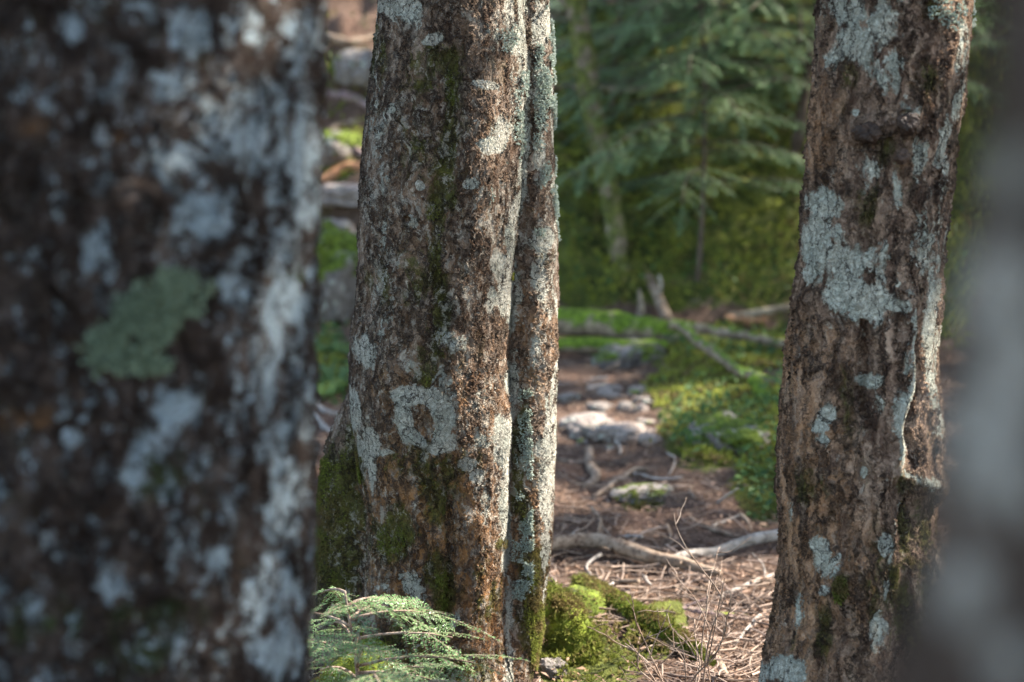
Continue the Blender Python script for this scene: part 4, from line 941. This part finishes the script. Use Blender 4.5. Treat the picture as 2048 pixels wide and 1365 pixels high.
# twig litter
def sticks(n, y0, y1, lmin, lmax, rmin, rmax, name, dens=None):
    x, y, z = ground_points(n, y0, y1); m = moss_field(x, y, z)
    keep = rng.uniform(size=n) > m * .85
    if dens is not None:
        px, py = proj(np.stack([x, y, z], 1)); keep &= rng.uniform(size=n) < dens(px, py)
    x, y = x[keep], y[keep]; parts = []; k = 0
    n = len(x); K = 5; a = rng.uniform(0, 6.28, n); L = rng.uniform(lmin, lmax, n); bend = rng.normal(size=n) * .25
    s = np.linspace(-.5, .5, K)[None]; ax = a[:, None] + bend[:, None] * s * 3
    qx = x[:, None] + np.cos(ax) * L[:, None] * s; qy = y[:, None] + np.sin(ax) * L[:, None] * s
    zc = H(x, y); qz = np.maximum(H(qx, qy), (zc + .0)[:, None]) + .004 + rng.uniform(0, .014, n)[:, None] + s * (rng.normal(size=n) * .12 * L)[:, None]
    C = np.stack([qx, qy, qz], -1); T = np.gradient(C, axis=1); T /= np.linalg.norm(T, axis=2, keepdims=True)
    A = np.cross(T, [0, 0, 1.0]); A /= np.maximum(np.linalg.norm(A, axis=2, keepdims=True), 1e-6); B = np.cross(T, A)
    r = rng.uniform(rmin, rmax, n)[:, None] * np.linspace(1, .55, K)[None]
    V = np.stack([C + (A * math.cos(t) + B * math.sin(t)) * r[..., None] for t in np.arange(5) * 2 * math.pi / 5], 2)   # n,K,5,3
    f = grid_faces(K, 5, True); Q = (f[None] + (np.arange(n) * K * 5)[:, None, None]).reshape(-1, 4)
    V = V.reshape(-1, 3)
    rr = np.repeat(rng.uniform(0, 1, n) ** 1.3, len(f))
    o = mesh_np(name, V, Q, M['stick'], fattrs={'rnd': rr}); tag(o, kind='stuff'); return o
M['stick'] = leaf_mat('litter_twig', (.065, .042, .032), (.34, .25, .195), .7, 0, .3)
sticks(6500, 3.3, 9, .03, .14, .0007, .0021, 'twig_litter')
sticks(3600, 3.4, 5.6, .08, .30, .0010, .0032, 'twig_heap', lambda px, py: blobs(px, py, [(1330, 1200, 240, 90), (1430, 1320, 160, 80), (1500, 1200, 120, 80)]))
# individually lying sticks
sx = [(1175, 1150), (1220, 1175), (1290, 1165), (1480, 1140), (1250, 1080), (1340, 1075), (1450, 1050), (1200, 1050), (1150, 1070), (1500, 1060), (1300, 960), (1380, 990), (1440, 1010), (1150, 930), (1240, 900),
      (1400, 1195), (1490, 1270), (1300, 1190), (1210, 1205), (1520, 1210), (1150, 770), (1200, 750), (1350, 930)]
rg = np.random.default_rng(77)
for k, (px, py) in enumerate(sx):
    g = G(px, py); a = rg.uniform(0, 6.28); L = rg.uniform(.10, .26); s = np.linspace(-.5, .5, 14); ax = a + rg.normal() * .5 * s
    p3 = np.stack([g[0] + np.cos(ax) * L * s, g[1] + np.sin(ax) * L * s, 0 * s], 1); p3[:, 2] = H(p3[:, 0], p3[:, 1]) + .008 + s * rg.normal() * .03
    V, Q = tube_arrays(p3, np.linspace(1, .5, 14) * rg.uniform(.0035, .007), 8, .2, 40, k); c = p3[7]
    o = mesh_np('stick', V - c, Q, M['branch' if k % 2 else 'grey_branch'], attrs={'moss': np.zeros(len(V))}); o.location = tuple(c)
    tag(o, 'short dry stick lying loose on the brown needle litter', 'stick', 'loose sticks on the brown litter')
# moss cover
x, y, z = ground_points(125000, 3.3, 13.5, 1.0, 1.45); m = moss_field(x, y, z) + .3 * fbm(np.stack([x, y, z], 1), 5, 3, 8)
k = m > .5; p3 = np.stack([x, y, z], 1)[k]; nn = tnormal(p3[:, 0], p3[:, 1]); 
near = p3[:, 1] < 6
p3[:, 2] += m[k] * 0.02
tag(scatter_tufts('ground_moss', p3[near], nn[near], .012, M['moss'], None, 5, .16, .8), kind='stuff')
tag(scatter_tufts('bank_moss', p3[~near], nn[~near], .024, M['bank_moss'], None, 4, .25, .8), kind='stuff')
# leafy ground cover
HERB = [(1450, 700, 130, 40), (1430, 850, 110, 80), (1530, 950, 70, 90), (1540, 820, 60, 60), (1260, 560, 160, 40, .8), (1450, 560, 170, 60, .8), (1200, 440, 90, 80, .8), (1330, 500, 140, 70, .7), (1300, 700, 60, 25, .7), (1340, 800, 50, 40, .6), (660, 760, 60, 80), (660, 600, 60, 60, .6), (1900, 500, 80, 200, .8)]
x, y, z = ground_points(70000, 4.2, 12, .9, 1.35); px, py = proj(np.stack([x, y, z], 1))
m = np.maximum(blobs(px, py, HERB), 0.42 * sstep(8.7, 9.5, y)) + .3 * fbm(np.stack([x, y, z], 1), 4, 3, 9); k = m > .55; p3 = np.stack([x, y, z], 1)[k]
def leaves(name, p3, size, mat, up=.06, cnt=3):
    n = len(p3) * cnt; c = np.repeat(p3, cnt, 0) + rng.normal(size=(n, 3)) * [.02, .02, 0]; c[:, 2] += rng.uniform(0, up, n)
    nr = np.array([0, -.35, 1.0]) + rng.normal(size=(n, 3)) * .45; nr /= np.linalg.norm(nr, axis=1, keepdims=True)
    d = np.cross(nr, rng.normal(size=(n, 3))); d /= np.linalg.norm(d, axis=1, keepdims=True); s = np.cross(nr, d); L = (size * np.exp(rng.normal(size=n) * .42))[:, None]
    V = np.stack([c - d * L * .5, c - d * L * .15 + s * L * .32, c + d * L * .25 + s * L * .28, c + d * L * .6, c + d * L * .25 - s * L * .28, c - d * L * .15 - s * L * .32], 1)
    fc = (np.array([[0, 1, 2, 3], [0, 3, 4, 5]])[None] + (np.arange(n) * 6)[:, None, None]).reshape(-1, 4)
    return tag(mesh_np(name, V.reshape(-1, 3), fc, mat, fattrs={'rnd': np.repeat(rng.uniform(0, 1, n), 2)}, smooth=False), kind='stuff')
leaves('ground_cover', p3[rng.uniform(size=len(p3)) < .5], .014, M['herb'], .08)

# ------------------------------------------------------------------ canopy: unseen leaves added to shade the clearing, gaps cut for chosen sunlit spots
LIT = []     # (point, radius of the beam)
def lit(px, py, Y, r): LIT.append((P(px, py, Y) if Y else G(px, py), r))
lit(1180, 850, 0, .17); lit(1250, 830, 0, .14); lit(1510, 1300, 0, .55); lit(1400, 1335, 0, .3); lit(1330, 1230, 0, .10); lit(1520, 1250, 0, .12)
lit(690, 420, 0, .35); lit(680, 500, 0, .22); lit(700, 360, 0, .18); lit(710, 110, 0, .4); lit(700, 230, 0, .4); lit(670, 60, 0, .4); lit(1178, 200, 9.05, .14); lit(1162, 90, 9.05, .14); lit(1190, 260, 9.05, .1); lit(1150, 40, 0, .45); lit(1200, -10, 0, .4); 
lit(1240, 560, 9.0, .12); lit(1160, 1210, 4.5, .12); lit(1250, 1260, 4.6, .08); lit(1480, 100, 10.0, .18); lit(1200, 600, 0, .10)
lit(650, 1230, 3.5, .15); lit(720, 1230, 3.5, .12); lit(820, 1260, 3.4, .08); lit(1450, 60, 10.5, .2); lit(1480, 270, 9.5, .1); lit(1600, 190, 9.4, .12); lit(650, 600, 0, .12)
for yy in (20, 130, 330, 480, 600, 820, 900, 1040, 1130): LIT.append((P(1112, yy, 4.2), .02))
for yy in (100, 300, 520, 700, 860, 1000, 1180, 1300): LIT.append((P(1040 - yy * .02, yy, 4.1), .01))
for yy in (790, 830, 870): LIT.append((P(1885, yy, 3.62), .02))
for yy in (960, 975): LIT.append((P(1850, yy, 3.5), .02))
rgl = np.random.default_rng(91)
for k in range(46): lit(rgl.uniform(1130, 1590), rgl.uniform(0, 560), rgl.uniform(8.7, 9.6), rgl.uniform(.04, .12))
for k in range(44): lit(rgl.uniform(1120, 1590), rgl.uniform(330, 625), 0, rgl.uniform(.05, .17))
extra = [(3.6, 8.4), (5.6, 12.5), (7.5, 8.0), (3.2, 15.5), (8.5, 14.5), (-2.6, 11.5), (-1.5, 15.5), (0.6, 18), (5.5, 5.0)]  # unseen trees added where their crowns block the sun
for k, (ex, ey) in enumerate(extra):
    b_ = np.array([ex, ey, float(H(ex, ey))]); rg = np.random.default_rng(500 + k)
    root = empty('shade_tree', b_, 'unseen tall tree added to shade the clearing', 'tree', 'trees added out of view for shade')
    tt = np.linspace(0, 1, 40); path = b_ + np.stack([.3 * np.sin(tt * 2 + k), .2 * np.sin(tt * 3 + k), 9.5 * tt - .2], 1)
    tube_obj('trunk', path, np.linspace(.17, .04, 40), M['bark_far'], root, 20, .1, 5, k, 0, .3)
    TREES.append((root, path[16], path[-1]))
for k, (r_, b_, t_) in enumerate(TREES): canopy_limbs(r_, b_, t_, 9, 600 + k)
nL = 46000
ly = rng.uniform(0.5, 24, nL); lx = rng.uniform(-3.5, 14.5, nL); lz = H(np.clip(lx, -9, 9), ly) * .8 + rng.uniform(4.6, 8.2, nL)
q = np.stack([lx, ly, lz], 1)
keep = (fbm(q, .9, 3, 99) > -.55) & ~((lx < 3.2) & (ly > 6.0))
for pt, r_ in LIT:
    d = q - pt; t = d @ SUNV; dist = np.linalg.norm(d - t[:, None] * SUNV, axis=1); keep &= ~(dist < r_ + .13)
sh = q - SUNV * ((q[:, 2] - 1.2) / SUNV[2])[:, None]     # keep the left trunk in shade
keep |= (np.hypot(sh[:, 0] + .15, (sh[:, 1] - 2.3)) < .75)
q = q[keep]; nL = len(q); print('canopy leaves', nL)
ctr = np.array([(b_ + t_) / 2 for _, b_, t_ in TREES]); own = np.argmin(np.linalg.norm(q[:, None, :2] - ctr[None, :, :2], axis=2), axis=1)
d = rng.normal(size=(nL, 3)); d /= np.linalg.norm(d, axis=1, keepdims=True); s = np.cross(d, rng.normal(size=(nL, 3))); s /= np.linalg.norm(s, axis=1, keepdims=True); L = rng.uniform(.09, .17, nL)[:, None]
V = np.stack([q - d * L, q + s * L * .6, q + d * L, q - s * L * .6], 1)
for i, (r_, b_, t_) in enumerate(TREES):
    k = own == i
    if k.any():
        v = V[k].reshape(-1, 3) - np.array(r_.location); mesh_np('crown', v, np.arange(len(v)).reshape(-1, 4), M['crown'], r_, fattrs={'rnd': rng.uniform(0, 1, int(k.sum()))}, smooth=False)  # added shading leaves, hung on the nearest tree
